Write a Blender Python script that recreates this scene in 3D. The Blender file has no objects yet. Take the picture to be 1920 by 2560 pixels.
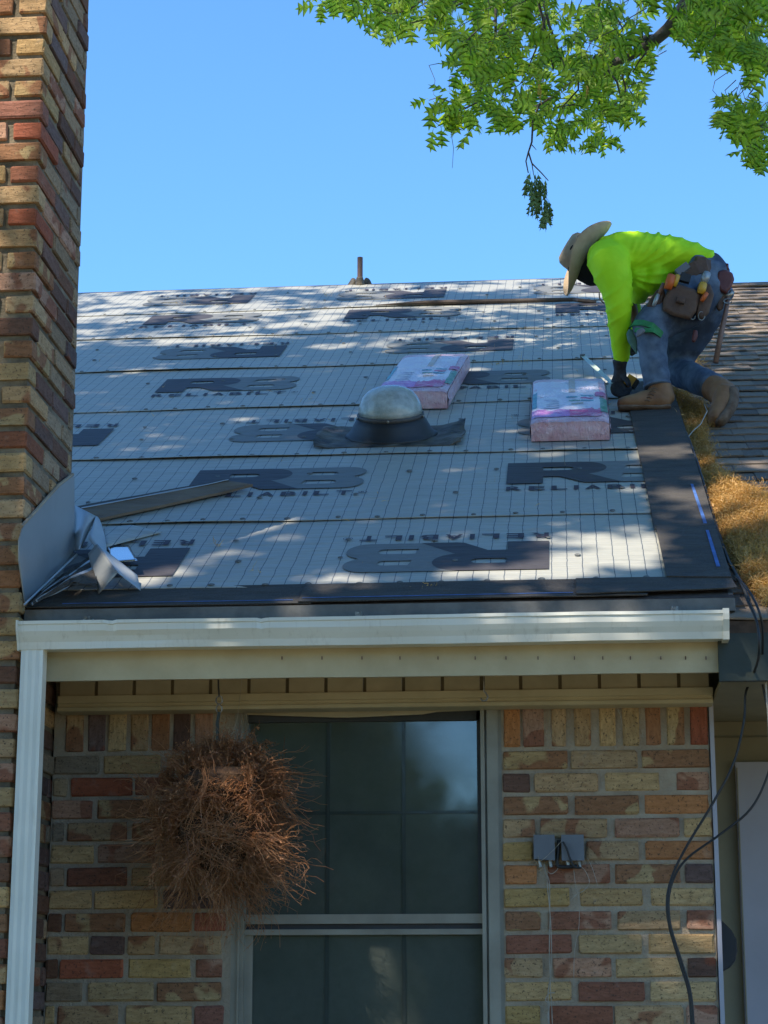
import bpy, math, random
import numpy as np
from mathutils import Vector, Matrix, noise
from math import sin, cos, tan, atan, atan2, radians, pi, sqrt
random.seed(7); rng = np.random.default_rng(7)
S = bpy.context.scene
COL = S.collection

# ------------------------------------------------------------------ camera
FPX = 5200.0
TILT, YAW = radians(13.61), radians(5.11)
CAM = Vector((0, 0, 1.6))
FW = Vector((-sin(YAW)*cos(TILT), cos(YAW)*cos(TILT), sin(TILT)))
RT = Vector((cos(YAW), sin(YAW), 0))
UP = RT.cross(FW)
cd = bpy.data.cameras.new('camera'); cam = bpy.data.objects.new('camera', cd); COL.objects.link(cam)
cd.sensor_fit = 'VERTICAL'; cd.sensor_height = 36; cd.lens = 36*FPX/2560
cd.clip_start = .05; cd.clip_end = 2000
cam.matrix_world = Matrix((( RT.x, UP.x, -FW.x, CAM.x), (RT.y, UP.y, -FW.y, CAM.y), (RT.z, UP.z, -FW.z, CAM.z), (0,0,0,1)))
S.camera = cam
# ------------------------------------------------------------------ sky, sun, exposure
SUN = Vector((-.36, -.50, .80)).normalized()          # direction towards the sun
w = bpy.data.worlds.new('World'); S.world = w; w.use_nodes = True
nt = w.node_tree; nt.nodes.clear()
sky = nt.nodes.new('ShaderNodeTexSky'); sky.sky_type = 'NISHITA'; sky.sun_disc = False
sky.sun_elevation = math.asin(SUN.z); sky.sun_rotation = atan2(SUN.x, SUN.y)
sky.altitude = 200; sky.air_density = 1.0; sky.dust_density = .3; sky.ozone_density = 2.2
bg = nt.nodes.new('ShaderNodeBackground'); bg.inputs[1].default_value = .15
wo = nt.nodes.new('ShaderNodeOutputWorld')
hs_ = nt.nodes.new('ShaderNodeMix'); hs_.data_type = 'RGBA'; hs_.blend_type = 'MULTIPLY'; hs_.inputs[0].default_value = 1
hs_.inputs[7].default_value = (.56, .90, 1.15, 1); nt.links.new(sky.outputs[0], hs_.inputs[6]); nt.links.new(hs_.outputs[2], bg.inputs[0]); nt.links.new(bg.outputs[0], wo.inputs[0])
sd = bpy.data.lights.new('sun', 'SUN'); sd.energy = 4.2; sd.angle = radians(.5); sd.color = (1, .93, .82)
so = bpy.data.objects.new('sun', sd); COL.objects.link(so)
so.rotation_euler = SUN.to_track_quat('Z', 'Y').to_euler(); so.location = (0, 0, 30)
S.view_settings.view_transform = 'Standard'; S.view_settings.look = 'None'
S.view_settings.gamma = 1; S.view_settings.use_curve_mapping = False
S.view_settings.exposure = .95
S.render.engine = 'CYCLES'
S.cycles.max_bounces = 8; S.cycles.transparent_max_bounces = 12

# ------------------------------------------------------------------ measuring helpers
def ray(px, py): return FW + RT*((px-960)/FPX) + UP*((1280-py)/FPX)
def on_plane(px, py, p, n):
    d = ray(px, py); return CAM + d*((p-CAM).dot(n)/d.dot(n))
def at_y(px, py, y): return on_plane(px, py, Vector((0, y, 0)), Vector((0, 1, 0)))
def at_x(px, py, x): return on_plane(px, py, Vector((x, 0, 0)), Vector((1, 0, 0)))
def at_z(px, py, z): return on_plane(px, py, Vector((0, 0, z)), Vector((0, 0, 1)))
def at_d(px, py, d): return CAM + ray(px, py)*d
def proj(P):
    v = P-CAM; z = v.dot(FW); return 960+FPX*v.dot(RT)/z, 1280-FPX*v.dot(UP)/z, z
PHI = atan(.5217)
P0 = Vector((0, 6.573, 2.964)); NR = Vector((0, -sin(PHI), cos(PHI)))
def roof(x, s, h=0): return Vector((x, P0.y+s*cos(PHI)-h*sin(PHI), P0.z+s*sin(PHI)+h*cos(PHI)))
def on_roof(px, py, h=0): return on_plane(px, py, P0+NR*h, NR)
def xs(px, py, h=0):
    p = on_roof(px, py, h); return p.x, ((p-P0).y+h*sin(PHI))/cos(PHI)
ROOFM = Matrix.Translation(P0) @ Matrix.Rotation(PHI, 4, 'X')     # local = (x, s, h)

# ------------------------------------------------------------------ objects
WM = {}
def link(o, parent=None, mat=None):
    COL.objects.link(o)
    m = mat if mat is not None else Matrix.Identity(4)
    if parent is not None:
        o.parent = parent; o.matrix_parent_inverse = WM[parent.name].inverted()
    o.matrix_basis = m; WM[o.name] = m
    return o
def tag(o, label=None, cat=None, group=None, kind=None):
    if label: o['label'] = label
    if cat: o['category'] = cat
    if group: o['group'] = group
    if kind: o['kind'] = kind
    return o
def thing(name, loc, label, cat, group=None):
    o = bpy.data.objects.new(name, None); o.empty_display_size = .1
    link(o, None, Matrix.Translation(Vector(loc))); return tag(o, label, cat, group)
def empty_part(name, loc, parent):
    o = bpy.data.objects.new(name, None); o.empty_display_size = .05
    return link(o, parent, Matrix.Translation(Vector(loc)))

class MB:
    def __init__(s): s.v = []; s.f = []
    def add(s, vs, fs):
        b = len(s.v); s.v += [tuple(v) for v in vs]; s.f += [tuple(b+i for i in f) for f in fs]; return s
    def box(s, x0, x1, y0, y1, z0, z1):
        return s.add([(x0,y0,z0),(x1,y0,z0),(x1,y1,z0),(x0,y1,z0),(x0,y0,z1),(x1,y0,z1),(x1,y1,z1),(x0,y1,z1)],
              [(0,3,2,1),(4,5,6,7),(0,1,5,4),(1,2,6,5),(2,3,7,6),(3,0,4,7)])
    def obox(s, c, ax, ay, az, hx, hy, hz):
        c = Vector(c); r = []
        for sx, sy, sz in ((-1,-1,-1),(1,-1,-1),(1,1,-1),(-1,1,-1),(-1,-1,1),(1,-1,1),(1,1,1),(-1,1,1)):
            r.append(c+Vector(ax)*hx*sx+Vector(ay)*hy*sy+Vector(az)*hz*sz)
        return s.add(r, [(0,3,2,1),(4,5,6,7),(0,1,5,4),(1,2,6,5),(2,3,7,6),(3,0,4,7)])
    def tube(s, pts, r, n=6, cap=True):
        pts = [Vector(p) for p in pts]; k = len(pts)
        if k < 2: return s
        rr = r if isinstance(r, (list, tuple)) else [r]*k
        b = len(s.v); prev = None
        for i, p in enumerate(pts):
            t = (pts[min(i+1, k-1)]-pts[max(i-1, 0)])
            t = t.normalized() if t.length > 1e-9 else Vector((0,0,1))
            if prev is None:
                u = t.orthogonal().normalized()
            else:
                u = prev-t*prev.dot(t); u = u.normalized() if u.length > 1e-6 else t.orthogonal().normalized()
            prev = u; v = t.cross(u)
            for j in range(n):
                a = 2*pi*j/n; s.v.append(tuple(p+(u*cos(a)+v*sin(a))*rr[i]))
        for i in range(k-1):
            for j in range(n):
                s.f.append((b+i*n+j, b+i*n+(j+1)%n, b+(i+1)*n+(j+1)%n, b+(i+1)*n+j))
        if cap:
            s.f.append(tuple(b+j for j in reversed(range(n)))); s.f.append(tuple(b+(k-1)*n+j for j in range(n)))
        return s
    def loft(s, rings, close=True):
        """rings: list of lists of points with equal counts"""
        n = len(rings[0]); b = len(s.v)
        for r in rings: s.v += [tuple(p) for p in r]
        for i in range(len(rings)-1):
            for j in range(n):
                s.f.append((b+i*n+j, b+i*n+(j+1)%n, b+(i+1)*n+(j+1)%n, b+(i+1)*n+j))
        if close:
            s.f.append(tuple(b+j for j in reversed(range(n)))); s.f.append(tuple(b+(len(rings)-1)*n+j for j in range(n)))
        return s
    def lathe(s, prof, n=24, c=(0,0,0)):
        rings = [[(c[0]+r*cos(2*pi*j/n), c[1]+r*sin(2*pi*j/n), c[2]+z) for j in range(n)] for r, z in prof]
        return s.loft(rings)
    def mesh(s, name, m=None, smooth=False):
        me = bpy.data.meshes.new(name); me.from_pydata(s.v, [], s.f)
        if m: me.materials.append(m)
        if smooth: me.polygons.foreach_set('use_smooth', [True]*len(me.polygons))
        me.validate(); me.update(); return me
    def build(s, name, m, parent=None, mat=None, smooth=False):
        return link(bpy.data.objects.new(name, s.mesh(name, m, smooth)), parent, mat)
def put(name, me, parent=None, mat=None): return link(bpy.data.objects.new(name, me), parent, mat)
def tri_mesh(name, V, F, m):
    """fast mesh from numpy arrays; F is (n,3)"""
    me = bpy.data.meshes.new(name); n = len(F)
    me.vertices.add(len(V)); me.vertices.foreach_set('co', np.asarray(V, np.float32).ravel())
    me.loops.add(n*3); me.loops.foreach_set('vertex_index', np.asarray(F, np.int32).ravel())
    me.polygons.add(n); me.polygons.foreach_set('loop_start', np.arange(0, n*3, 3, dtype=np.int32))
    me.materials.append(m); me.update(calc_edges=True); me.validate(); return me

# ------------------------------------------------------------------ materials
class NT:
    def __init__(s, name):
        s.m = bpy.data.materials.new(name); s.m.use_nodes = True; s.t = s.m.node_tree; s.t.nodes.clear()
        s.o = s.n('ShaderNodeOutputMaterial'); s.p = s.n('ShaderNodeBsdfPrincipled'); s.l(s.p.outputs[0], s.o.inputs[0])
        s.tc = s.n('ShaderNodeTexCoord')
    def n(s, k, **kw):
        x = s.t.nodes.new(k)
        for a, b in kw.items(): setattr(x, a, b)
        return x
    def l(s, a, b): s.t.links.new(a, b)
    def mapp(s, scale=(1,1,1), src='Object', loc=None):
        m = s.n('ShaderNodeMapping'); m.inputs['Scale'].default_value = scale
        s.l(s.tc.outputs[src], m.inputs[0])
        if loc is not None: s.l(loc, m.inputs['Location'])
        return m.outputs[0]
    def noise(s, vec, scale, detail=4, rough=.55, dist=0):
        x = s.n('ShaderNodeTexNoise'); x.inputs['Scale'].default_value = scale; x.inputs['Detail'].default_value = detail
        x.inputs['Roughness'].default_value = rough; x.inputs['Distortion'].default_value = dist
        s.l(vec, x.inputs['Vector']); return x.outputs['Fac']
    def ramp(s, fac, *stops):
        r = s.n('ShaderNodeValToRGB'); e = r.color_ramp.elements
        while len(e) < len(stops): e.new(.5)
        for i, (p, c) in enumerate(stops):
            e[i].position = p; e[i].color = (c, c, c, 1) if isinstance(c, (int, float)) else (*c, 1)
        s.l(fac, r.inputs[0]); return r.outputs[0]
    def mix(s, fac, a, b, mode='MIX'):
        x = s.n('ShaderNodeMix', data_type='RGBA', blend_type=mode)
        for i, v in ((0, fac), (6, a), (7, b)):
            if isinstance(v, bpy.types.NodeSocket): s.l(v, x.inputs[i])
            elif i == 0: x.inputs[0].default_value = float(v)
            elif isinstance(v, (int, float)): x.inputs[i].default_value = (v, v, v, 1)
            else: x.inputs[i].default_value = (*v, 1)
        return x.outputs[2]
    def math(s, op, a, b=0.0):
        x = s.n('ShaderNodeMath', operation=op)
        for i, v in enumerate((a, b)):
            if isinstance(v, bpy.types.NodeSocket): s.l(v, x.inputs[i])
            else: x.inputs[i].default_value = v
        return x.outputs[0]
    def bump(s, h, dist, strength=1, normal=None):
        b = s.n('ShaderNodeBump'); b.inputs['Distance'].default_value = dist; b.inputs['Strength'].default_value = strength
        s.l(h, b.inputs['Height'])
        if normal is not None: s.l(normal, b.inputs['Normal'])
        s.l(b.outputs[0], s.p.inputs['Normal']); return b.outputs[0]
    def col(s, c):
        if isinstance(c, bpy.types.NodeSocket): s.l(c, s.p.inputs['Base Color'])
        else: s.p.inputs['Base Color'].default_value = (*c, 1)
    def set(s, **kw):
        for k, v in kw.items():
            i = s.p.inputs[k.replace('_', ' ')]
            if isinstance(v, bpy.types.NodeSocket): s.l(v, i)
            else: i.default_value = v
        return s

def worn(name, c, c2, scale=6, rough=.7, bump=.002, bs=30, metallic=0, spec=.5):
    t = NT(name); v = t.mapp(); n = t.noise(v, scale, 6, .6)
    t.col(t.mix(t.ramp(n, (.35, 0), (.7, 1)), c, c2)); t.set(Roughness=rough, Metallic=metallic)
    t.p.inputs['Specular IOR Level'].default_value = spec
    t.bump(t.noise(v, bs, 5), bump, .6); return t.m

def m_brick():
    t = NT('brick_clay'); oi = t.n('ShaderNodeObjectInfo')
    sc = t.math('MULTIPLY', oi.outputs['Random'], 37.0)
    cb = t.n('ShaderNodeCombineXYZ'); t.l(sc, cb.inputs[0]); t.l(sc, cb.inputs[1])
    v = t.mapp(loc=cb.outputs[0])
    patch = t.noise(v, 9, 2, .4, .4)
    a = t.math('SUBTRACT', 1.0, oi.outputs['Alpha'])
    f = t.ramp(t.math('ADD', patch, t.math('MULTIPLY', t.math('SUBTRACT', a, .5), .5)), (.51, 0), (.545, 1))
    c = t.mix(f, oi.outputs['Color'], t.mix(.3, (.26, .085, .045), oi.outputs['Color']))
    vs = t.mapp((1, 1, 3.2), loc=cb.outputs[0])
    g = t.noise(vs, 26, 8, .7)
    c = t.mix(t.ramp(g, (.36, .55), (.62, 0)), c, t.mix(1, c, (.42, .38, .34), 'MULTIPLY'))
    fine = t.noise(v, 120, 4, .7)
    c = t.mix(t.ramp(fine, (.575, 0), (.64, .8)), c, (.045, .035, .028))
    lime = t.noise(v, 13, 6, .65)
    c = t.mix(t.ramp(lime, (.6, 0), (.75, .35)), c, (.36, .32, .26))
    t.col(c); t.set(Roughness=.92); t.p.inputs['Specular IOR Level'].default_value = .2
    h = t.math('ADD', t.math('MULTIPLY', g, .7), t.math('MULTIPLY', fine, .25))
    t.bump(t.math('ADD', h, t.noise(vs, 10, 4)), .008, .8); return t.m
def m_mortar(name, c, c2):
    t = NT(name); v = t.mapp(); g = t.noise(v, 9, 6); f = t.noise(v, 130, 4)
    t.col(t.mix(t.ramp(g, (.35, 0), (.65, 1)), c, c2)); t.set(Roughness=.95)
    t.bump(t.math('ADD', t.math('MULTIPLY', g, 1.5), f), .006, .9); return t.m

def sheet_normal(t, v):
    w1 = t.mapp((2.0, 9, 2)); n1 = t.noise(w1, 1.6, 3, .5, .6)
    w2 = t.mapp((6, 30, 6)); n2 = t.noise(w2, 1.5, 3, .5, .3)
    # woven sheet cockled between the battens, steeper wrinkles in a few areas
    return t.math('ADD', t.math('MULTIPLY', n1, 1.4), t.math('MULTIPLY', n2, .45))
def m_underlay():
    t = NT('synthetic_underlayment'); v = t.mapp()
    sep = t.n('ShaderNodeSeparateXYZ'); wob = t.noise(t.mapp((1.2, 5, 1)), 2, 2)
    t.l(v, sep.inputs[0])
    x = t.math('ADD', sep.outputs[0], t.math('MULTIPLY', t.math('SUBTRACT', wob, .5), .010))
    y = t.math('ADD', sep.outputs[1], t.math('MULTIPLY', t.math('SUBTRACT', t.noise(t.mapp((3, 2, 1)), 3, 2), .5), .012))
    def lines(c, sp, wd, ph):
        m = t.math('ABSOLUTE', t.math('SUBTRACT', t.math('FRACT', t.math('ADD', t.math('DIVIDE', c, sp), 100+ph)), .5))
        return t.math('LESS_THAN', m, wd/sp/2)
    lx = lines(x, .0508, .0030, .42); ly = lines(y, .0254, .0013, .1)
    n = t.noise(t.mapp((3, 14, 1)), 2.2, 6, .65)
    c = t.mix(t.ramp(n, (.3, 0), (.75, 1)), (.335, .322, .27), (.42, .40, .335))
    dirt = t.noise(t.mapp((2, 6, 1)), 1.3, 6, .7)
    c = t.mix(t.ramp(dirt, (.58, 0), (.75, .45)), c, (.28, .26, .20))
    c = t.mix(t.math('MULTIPLY', lx, .93), c, (.045, .06, .08)); c = t.mix(t.math('MULTIPLY', ly, .42), c, (.08, .10, .12))
    t.col(c); t.set(Roughness=.48); t.p.inputs['Specular IOR Level'].default_value = .5
    weave = t.noise(t.mapp((40, 260, 1)), 1.0, 2)
    t.bump(t.math('ADD', sheet_normal(t, v), t.math('MULTIPLY', weave, .05)), .0095, .85); return t.m
def m_print(name, c):
    t = NT(name); v = t.mapp(); n = t.noise(t.mapp((6, 18, 1)), 3, 6, .7)
    t.col(t.mix(t.ramp(n, (.35, 0), (.8, .5)), c, tuple(k*1.7+.01 for k in c))); t.set(Roughness=.6); t.p.inputs['Specular IOR Level'].default_value = .25
    t.bump(sheet_normal(t, v), .005, .7); return t.m
def m_felt(name, c, c2):
    t = NT(name); v = t.mapp(); f = t.noise(v, 420, 2, .5); g = t.noise(t.mapp((3, 7, 1)), 2, 5, .6)
    k = t.mix(t.ramp(g, (.3, 0), (.7, 1)), c, c2)
    k = t.mix(t.ramp(f, (.55, 0), (.72, .7)), k, (.16, .145, .13)); t.col(k); t.set(Roughness=.85)
    t.bump(t.math('ADD', t.math('MULTIPLY', g, 1.6), t.math('MULTIPLY', f, .12)), .012, .7); return t.m
def m_leaf(name, c, c2, tr=.55):
    t = NT(name); oi = t.n('ShaderNodeObjectInfo'); geo = t.n('ShaderNodeNewGeometry')
    n = t.noise(t.mapp(src='Object'), 3.5, 3)
    r = t.math('ADD', t.math('MULTIPLY', n, .6), t.math('MULTIPLY', t.math('ADD', oi.outputs['Random'], geo.outputs['Random Per Island']), .3))
    c = t.mix(t.ramp(r, (.3, 0), (.85, 1)), c, c2); t.col(c); t.set(Roughness=.5)
    tb = t.n('ShaderNodeBsdfTranslucent'); mx = t.n('ShaderNodeMixShader'); mx.inputs[0].default_value = tr
    hs = t.mix(1, c, (1.5, 1.45, .55), 'MULTIPLY'); t.l(hs, tb.inputs[0])
    t.l(t.p.outputs[0], mx.inputs[1]); t.l(tb.outputs[0], mx.inputs[2]); t.l(mx.outputs[0], t.o.inputs[0]); return t.m

M = {}
M['brick'] = m_brick()
M['mortar'] = m_mortar('mortar_grey', (.31, .235, .16), (.42, .335, .235))
M['mortar_dark'] = m_mortar('mortar_mossy', (.10, .08, .052), (.24, .19, .125))
M['underlay'] = m_underlay()
M['ink_dark'] = m_print('dark_ink', (.052, .046, .048)); M['ink_light'] = m_print('grey_ink', (.155, .155, .145))
M['ink_text'] = m_print('text_ink', (.05, .036, .045))
M['felt'] = m_felt('black_granule_strip', (.030, .025, .019), (.062, .050, .037))
M['shingle_brown'] = m_felt('brown_granules', (.15, .095, .055), (.22, .15, .09))
M['shingle'] = None
M['blue_line'] = worn('blue_chalk_line', (.07, .16, .42), (.03, .07, .18), 14, .7, .001)
M['steel'] = worn('galvanised_metal', (.40, .415, .41), (.32, .335, .335), 3, .38, .002, 8, .35)
M['steel_bright'] = worn('bright_sheet_metal', (.62, .66, .70), (.55, .6, .64), 3, .12, .0006, 5, 1)
M['lead'] = worn('crumpled_lead', (.018, .017, .016), (.20, .16, .11), 9, .6, .02, 14, .3)
t = NT('white_gutter_enamel'); v = t.mapp(); n1 = t.noise(v, 3, 6); n2 = t.noise(t.mapp((34, 34, 2.5)), 1.4, 5, .7)
t.col(t.mix(t.ramp(n2, (.55, 0), (.85, .5)), t.mix(t.ramp(n1, (.35, 0), (.7, 1)), (.76, .73, .63), (.66, .63, .53)), (.33, .28, .19))); t.set(Roughness=.36); t.bump(t.noise(v, 9, 4), .0015, .6); M['white_paint'] = t.m
M['cream_paint'] = worn('cream_board_paint', (.56, .46, .28), (.44, .35, .205), 5, .6, .0015, 60)
M['cream_vinyl'] = worn('cream_soffit', (.46, .37, .23), (.35, .28, .165), 6, .6, .001, 50)
M['drip'] = worn('weathered_edge_metal', (.10, .10, .095), (.20, .19, .17), 9, .7, .002, 40, .2)
M['green_fascia'] = worn('dark_green_fascia', (.022, .030, .022), (.036, .045, .034), 6, .6, .002)
M['beige_wall'] = worn('beige_painted_wall', (.30, .255, .16), (.22, .185, .115), 3, .8, .002)
M['pale_panel'] = worn('pale_door_panel', (.42, .40, .44), (.36, .34, .37), 3, .6, .001)
M['groove'] = worn('brown_groove', (.17, .12, .06), (.11, .08, .04), 9, .8)
M['alu'] = worn('aluminium_window_frame', (.33, .30, .235), (.24, .215, .165), 6, .5, .001, 60, .35)
M['alu_dark'] = worn('dark_gasket', (.03, .03, .03), (.05, .05, .05), 6, .6)
M['black_plastic'] = worn('black_plastic', (.012, .012, .013), (.03, .028, .026), 6, .55, .001)
M['black_rubber'] = worn('black_cable', (.012, .012, .013), (.025, .024, .023), 20, .5, .001)
M['grey_box'] = worn('grey_steel_box', (.16, .17, .185), (.12, .125, .135), 6, .55, .001)
M['twine'] = worn('pale_twine', (.45, .40, .33), (.3, .26, .2), 30, .9)
M['rust_pipe'] = worn('rusty_pipe', (.12, .065, .05), (.20, .13, .11), 10, .7, .002, 60, .2)
M['wood_dark'] = worn('dark_brown_strip', (.05, .035, .03), (.10, .07, .055), 30, .8)
M['hardware'] = worn('zinc_hanger', (.40, .38, .34), (.15, .12, .09), 60, .45, .001, 60, .8)
M['bark'] = worn('oak_bark', (.075, .06, .05), (.16, .14, .125), 9, .9, .02, 40)
M['leaf'] = m_leaf('oak_leaf', (.16, .31, .035), (.50, .60, .07), .6)
M['leaf_dry'] = m_leaf('wilted_leaf', (.09, .16, .05), (.17, .24, .08), .3)
M['canopy_leaf'] = m_leaf('upper_canopy_leaf', (.06, .12, .02), (.10, .17, .03), .3)
M['straw'] = m_leaf('dry_oak_catkins', (.34, .18, .045), (.78, .47, .15), .2)
M['dead_plant'] = m_leaf('dead_stems', (.18, .066, .026), (.45, .20, .08), .12)
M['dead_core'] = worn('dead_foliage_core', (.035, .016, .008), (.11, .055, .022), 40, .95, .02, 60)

# ================================================================== SETTING
def grid_plane(name, x0, x1, y0, y1, n, zf, m, kind='structure'):
    b = MB(); xsn = [x0+(x1-x0)*i/n for i in range(n+1)]; ysn = [y0+(y1-y0)*j/n for j in range(n+1)]
    for y in ysn:
        for x in xsn: b.v.append((x, y, zf(x, y)))
    for j in range(n):
        for i in range(n): k = j*(n+1)+i; b.f.append((k, k+1, k+n+2, k+n+1))
    o = b.build(name, m); tag(o, kind=kind); return o
t = NT('bounce_lawn'); v = t.mapp(); t.col(t.mix(t.ramp(t.noise(v, .6, 8), (.4, 0), (.6, 1)), (.46, .35, .20), (.26, .23, .10))); t.set(Roughness=1)  # unseen ground, colour raised to bounce warm light onto the wall
grid_plane('ground', -600, 600, -600, 600, 24, lambda x, y: 0, t.m)

# ================================================================== BRICKS
_bm = {}
def brick_mesh(L, D, H, k):
    key = (round(L/.008), round(D/.02), round(H*1000), k)
    if key in _bm: return _bm[key]
    L = key[0]*.008; r = random.Random(hash(key)); b = MB(); e = .0045
    hx, hy, hz = L/2, D/2, H/2
    for sx in (-1, 1):
        for sy in (-1, 1):
            for sz in (-1, 1):
                j = lambda a: a*r.uniform(.3, 1.9)
                c = (sx*hx, sy*hy, sz*hz)
                b.v.append((c[0]-sx*j(e), c[1], c[2]-sz*j(e)))       # on y face
                b.v.append((c[0]+sx*r.uniform(-.0015,.0015), c[1]-sy*j(e), c[2]-sz*j(e)))   # on x face
                b.v.append((c[0]-sx*j(e), c[1]-sy*j(e), c[2]+sz*r.uniform(-.002,.0015)))    # on z face
    idx = lambda sx, sy, sz, k: (((sx > 0)*4+(sy > 0)*2+(sz > 0))*3+k)
    for sx in (-1, 1):
        for sy in (-1, 1):
            for sz in (-1, 1):
                b.f.append((idx(sx,sy,sz,0), idx(sx,sy,sz,1), idx(sx,sy,sz,2)))
    for s in (-1, 1):
        b.f.append((idx(-1,s,-1,0), idx(1,s,-1,0), idx(1,s,1,0), idx(-1,s,1,0)))
        b.f.append((idx(s,-1,-1,1), idx(s,1,-1,1), idx(s,1,1,1), idx(s,-1,1,1)))
        b.f.append((idx(-1,-1,s,2), idx(1,-1,s,2), idx(1,1,s,2), idx(-1,1,s,2)))
    for s1 in (-1, 1):
        for s2 in (-1, 1):
            b.f.append((idx(-1,s1,s2,0), idx(1,s1,s2,0), idx(1,s1,s2,2), idx(-1,s1,s2,2)))
            b.f.append((idx(s1,-1,s2,1), idx(s1,1,s2,1), idx(s1,1,s2,2), idx(s1,-1,s2,2)))
            b.f.append((idx(s1,s2,-1,0), idx(s1,s2,1,0), idx(s1,s2,1,1), idx(s1,s2,-1,1)))
    me = b.mesh('brick', M['brick'])
    import bmesh
    q = bmesh.new(); q.from_mesh(me); bmesh.ops.recalc_face_normals(q, faces=q.faces); q.to_mesh(me); q.free()
    _bm[key] = me; return me
CLAY = {'y': ((.45, .335, .175), .82), 'Y': ((.48, .35, .15), .95), 't': ((.42, .31, .18), .62), 'p': ((.38, .24, .17), .5), 'r': ((.25, .115, .078), .9),
        'R': ((.30, .105, .065), .95), 'o': ((.38, .19, .09), .95), 'd': ((.15, .09, .068), .8), 'm': ((.44, .34, .18), .34), 'g': ((.29, .235, .165), .8),
        'v': ((.16, .11, .10), .8)}
def add_brick(parent, c, L, D, H, rz=0, kind='y', roll=0):
    me = brick_mesh(L, D, H, random.randrange(5))
    jit = Matrix.Rotation(random.gauss(0, .006), 4, 'Z') @ Matrix.Rotation(random.gauss(0, .004), 4, 'Y')
    o = put('brick', me, parent, Matrix.Translation(Vector(c)) @ Matrix.Rotation(rz, 4, 'Z') @ Matrix.Rotation(roll, 4, 'Y') @ jit)
    (r, g, b), a = CLAY[kind]; r *= 1.14; b *= .9; k = random.uniform(.85, 1.2); h = random.uniform(-.02, .02)
    o.color = (max(.02, (r+h)*k), g*k, max(.01, (b-h*.5)*k), a); return o

# ---- chimney
CX, CY0, CY1 = -1.72, 6.325, 6.975
chim = thing('brick_chimney', (-2.3, 6.65, 0), 'tall rough brick chimney rising past the roof edge at the far left', 'chimney')
core = MB().box(-3.05, CX-.009, CY0+.010, CY1-.008, 0, 5.62)
core.build('mortar_core', M['mortar_dark'], chim)
cap = MB().box(-3.15, CX+.06, CY0-.06, CY1+.06, 5.62, 5.72); cap.build('cap_slab', M['mortar'], chim)
CH = .0765
zt = at_x(83, 563, CX).z
i0 = int((zt-1.25)/CH)
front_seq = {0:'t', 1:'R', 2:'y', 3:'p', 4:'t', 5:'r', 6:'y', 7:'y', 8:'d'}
pal_front = 'ytmtpdtmrptmodty'; pal_shaded_side = 'gdtgvpvgtgdgvdpg'  # side palette greyer and darker: that face's shade put into the brick colours
for i in range(-i0, int((5.6-zt)/CH)+1):
    z1 = zt+i*CH; zc = z1-.031; even = (i % 2 == 0)
    bh = .0605
    rr = lambda s: (random.uniform(-.004, .004))*s
    pr_ = random.uniform(-.003, .007)
    col = random.choice(pal_front)
    if i == 5: col = 'R'
    if i == 1: col = 'R'
    if i == 0 or i == 2: col = 't'
    if even:   # long brick on the front, end on the side
        add_brick(chim, (CX-.115+pr_, CY0+.045-pr_*.5, zc), .232, .095, bh, 0, 'y' if i <= -4 and random.random() < .55 else col)
        x = CX-.24
        segs = [.225, .235, .06]; y = CY0+.105
    else:      # stretcher of the side shows its end on the front
        add_brick(chim, (CX-.047+pr_, CY0+.117, zc), .094, .235, bh-.003, 0, col)
        add_brick(chim, (CX-.104-.12, CY0+.047-rr(1), zc), .222, .095, bh, 0, random.choice(pal_front))
        x = CX-.345
        segs = [.222, .155]; y = CY0+.248
    while x > -2.35:
        add_brick(chim, (x-.118, CY0+.047-rr(1), zc), .222, .095, bh, 0, random.choice(pal_front)); x -= .238
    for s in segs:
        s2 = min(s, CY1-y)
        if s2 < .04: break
        add_brick(chim, (CX-.047+rr(1.2), y+s2/2-.006, zc), s2-.012, .094, bh, pi/2, random.choice(pal_shaded_side)); y += s2

# ================================================================== HOUSE
YW = 6.82
house = thing('house', (-.6, 7.2, 0), 'low brick house with a reroofed slope above its gutter and a tall dark window', 'house')
# ---- wall: backing + bricks as sub-parts
XW0, XW1 = CX, .452
wx0 = at_y(580, 2200, YW).x; wx1 = at_y(1258, 2200, YW).x
ZF = 2.60
wl = MB().box(XW0, wx0, YW+.004, YW+.2, 0, ZF+.2).build('wall', M['mortar'], house)
wr = MB().box(wx1, XW1, YW+.004, YW+.2, 0, ZF+.2).build('wall', M['mortar'], house)
WH = .0737
ztr = at_y(1500, 1876.5, YW).z
def wall_px(xp, base=1200): return at_y(base+xp*.434, 2200, YW).x
rows_r = [
 [(135,505,'m'),(525,905,'t'),(935,1318,'m')],
 [(135,285,'d'),(312,680,'t'),(722,1030,'y'),(1135,1320,'p')],
 [(135,510,'m'),(548,915,'m'),(945,1322,'o')],
 [(135,318,'t'),(345,735,'t'),(778,1148,'p'),(1180,1335,'y')],
 [(135,300,'Y'),(335,590,'t'),(612,920,'t'),(955,1342,'o')],
 [(140,330,'o'),(392,748,'p'),(778,1155,'m'),(1180,1345,'v')],
 [(140,515,'Y'),(575,940,'y'),(988,1345,'y')],
 [(145,350,'m'),(395,755,'p'),(790,1160,'t'),(1190,1352,'p')],
 [(150,528,'r'),(570,935,'y'),(972,1352,'y')],
 [(145,358,'t'),(420,760,'p'),(785,1165,'y'),(1198,1362,'d')],
 [(148,528,'y'),(570,950,'r'),(980,1365,'y')],
 [(148,345,'Y'),(400,765,'r'),(780,1170,'t'),(1195,1365,'p')]]
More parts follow.
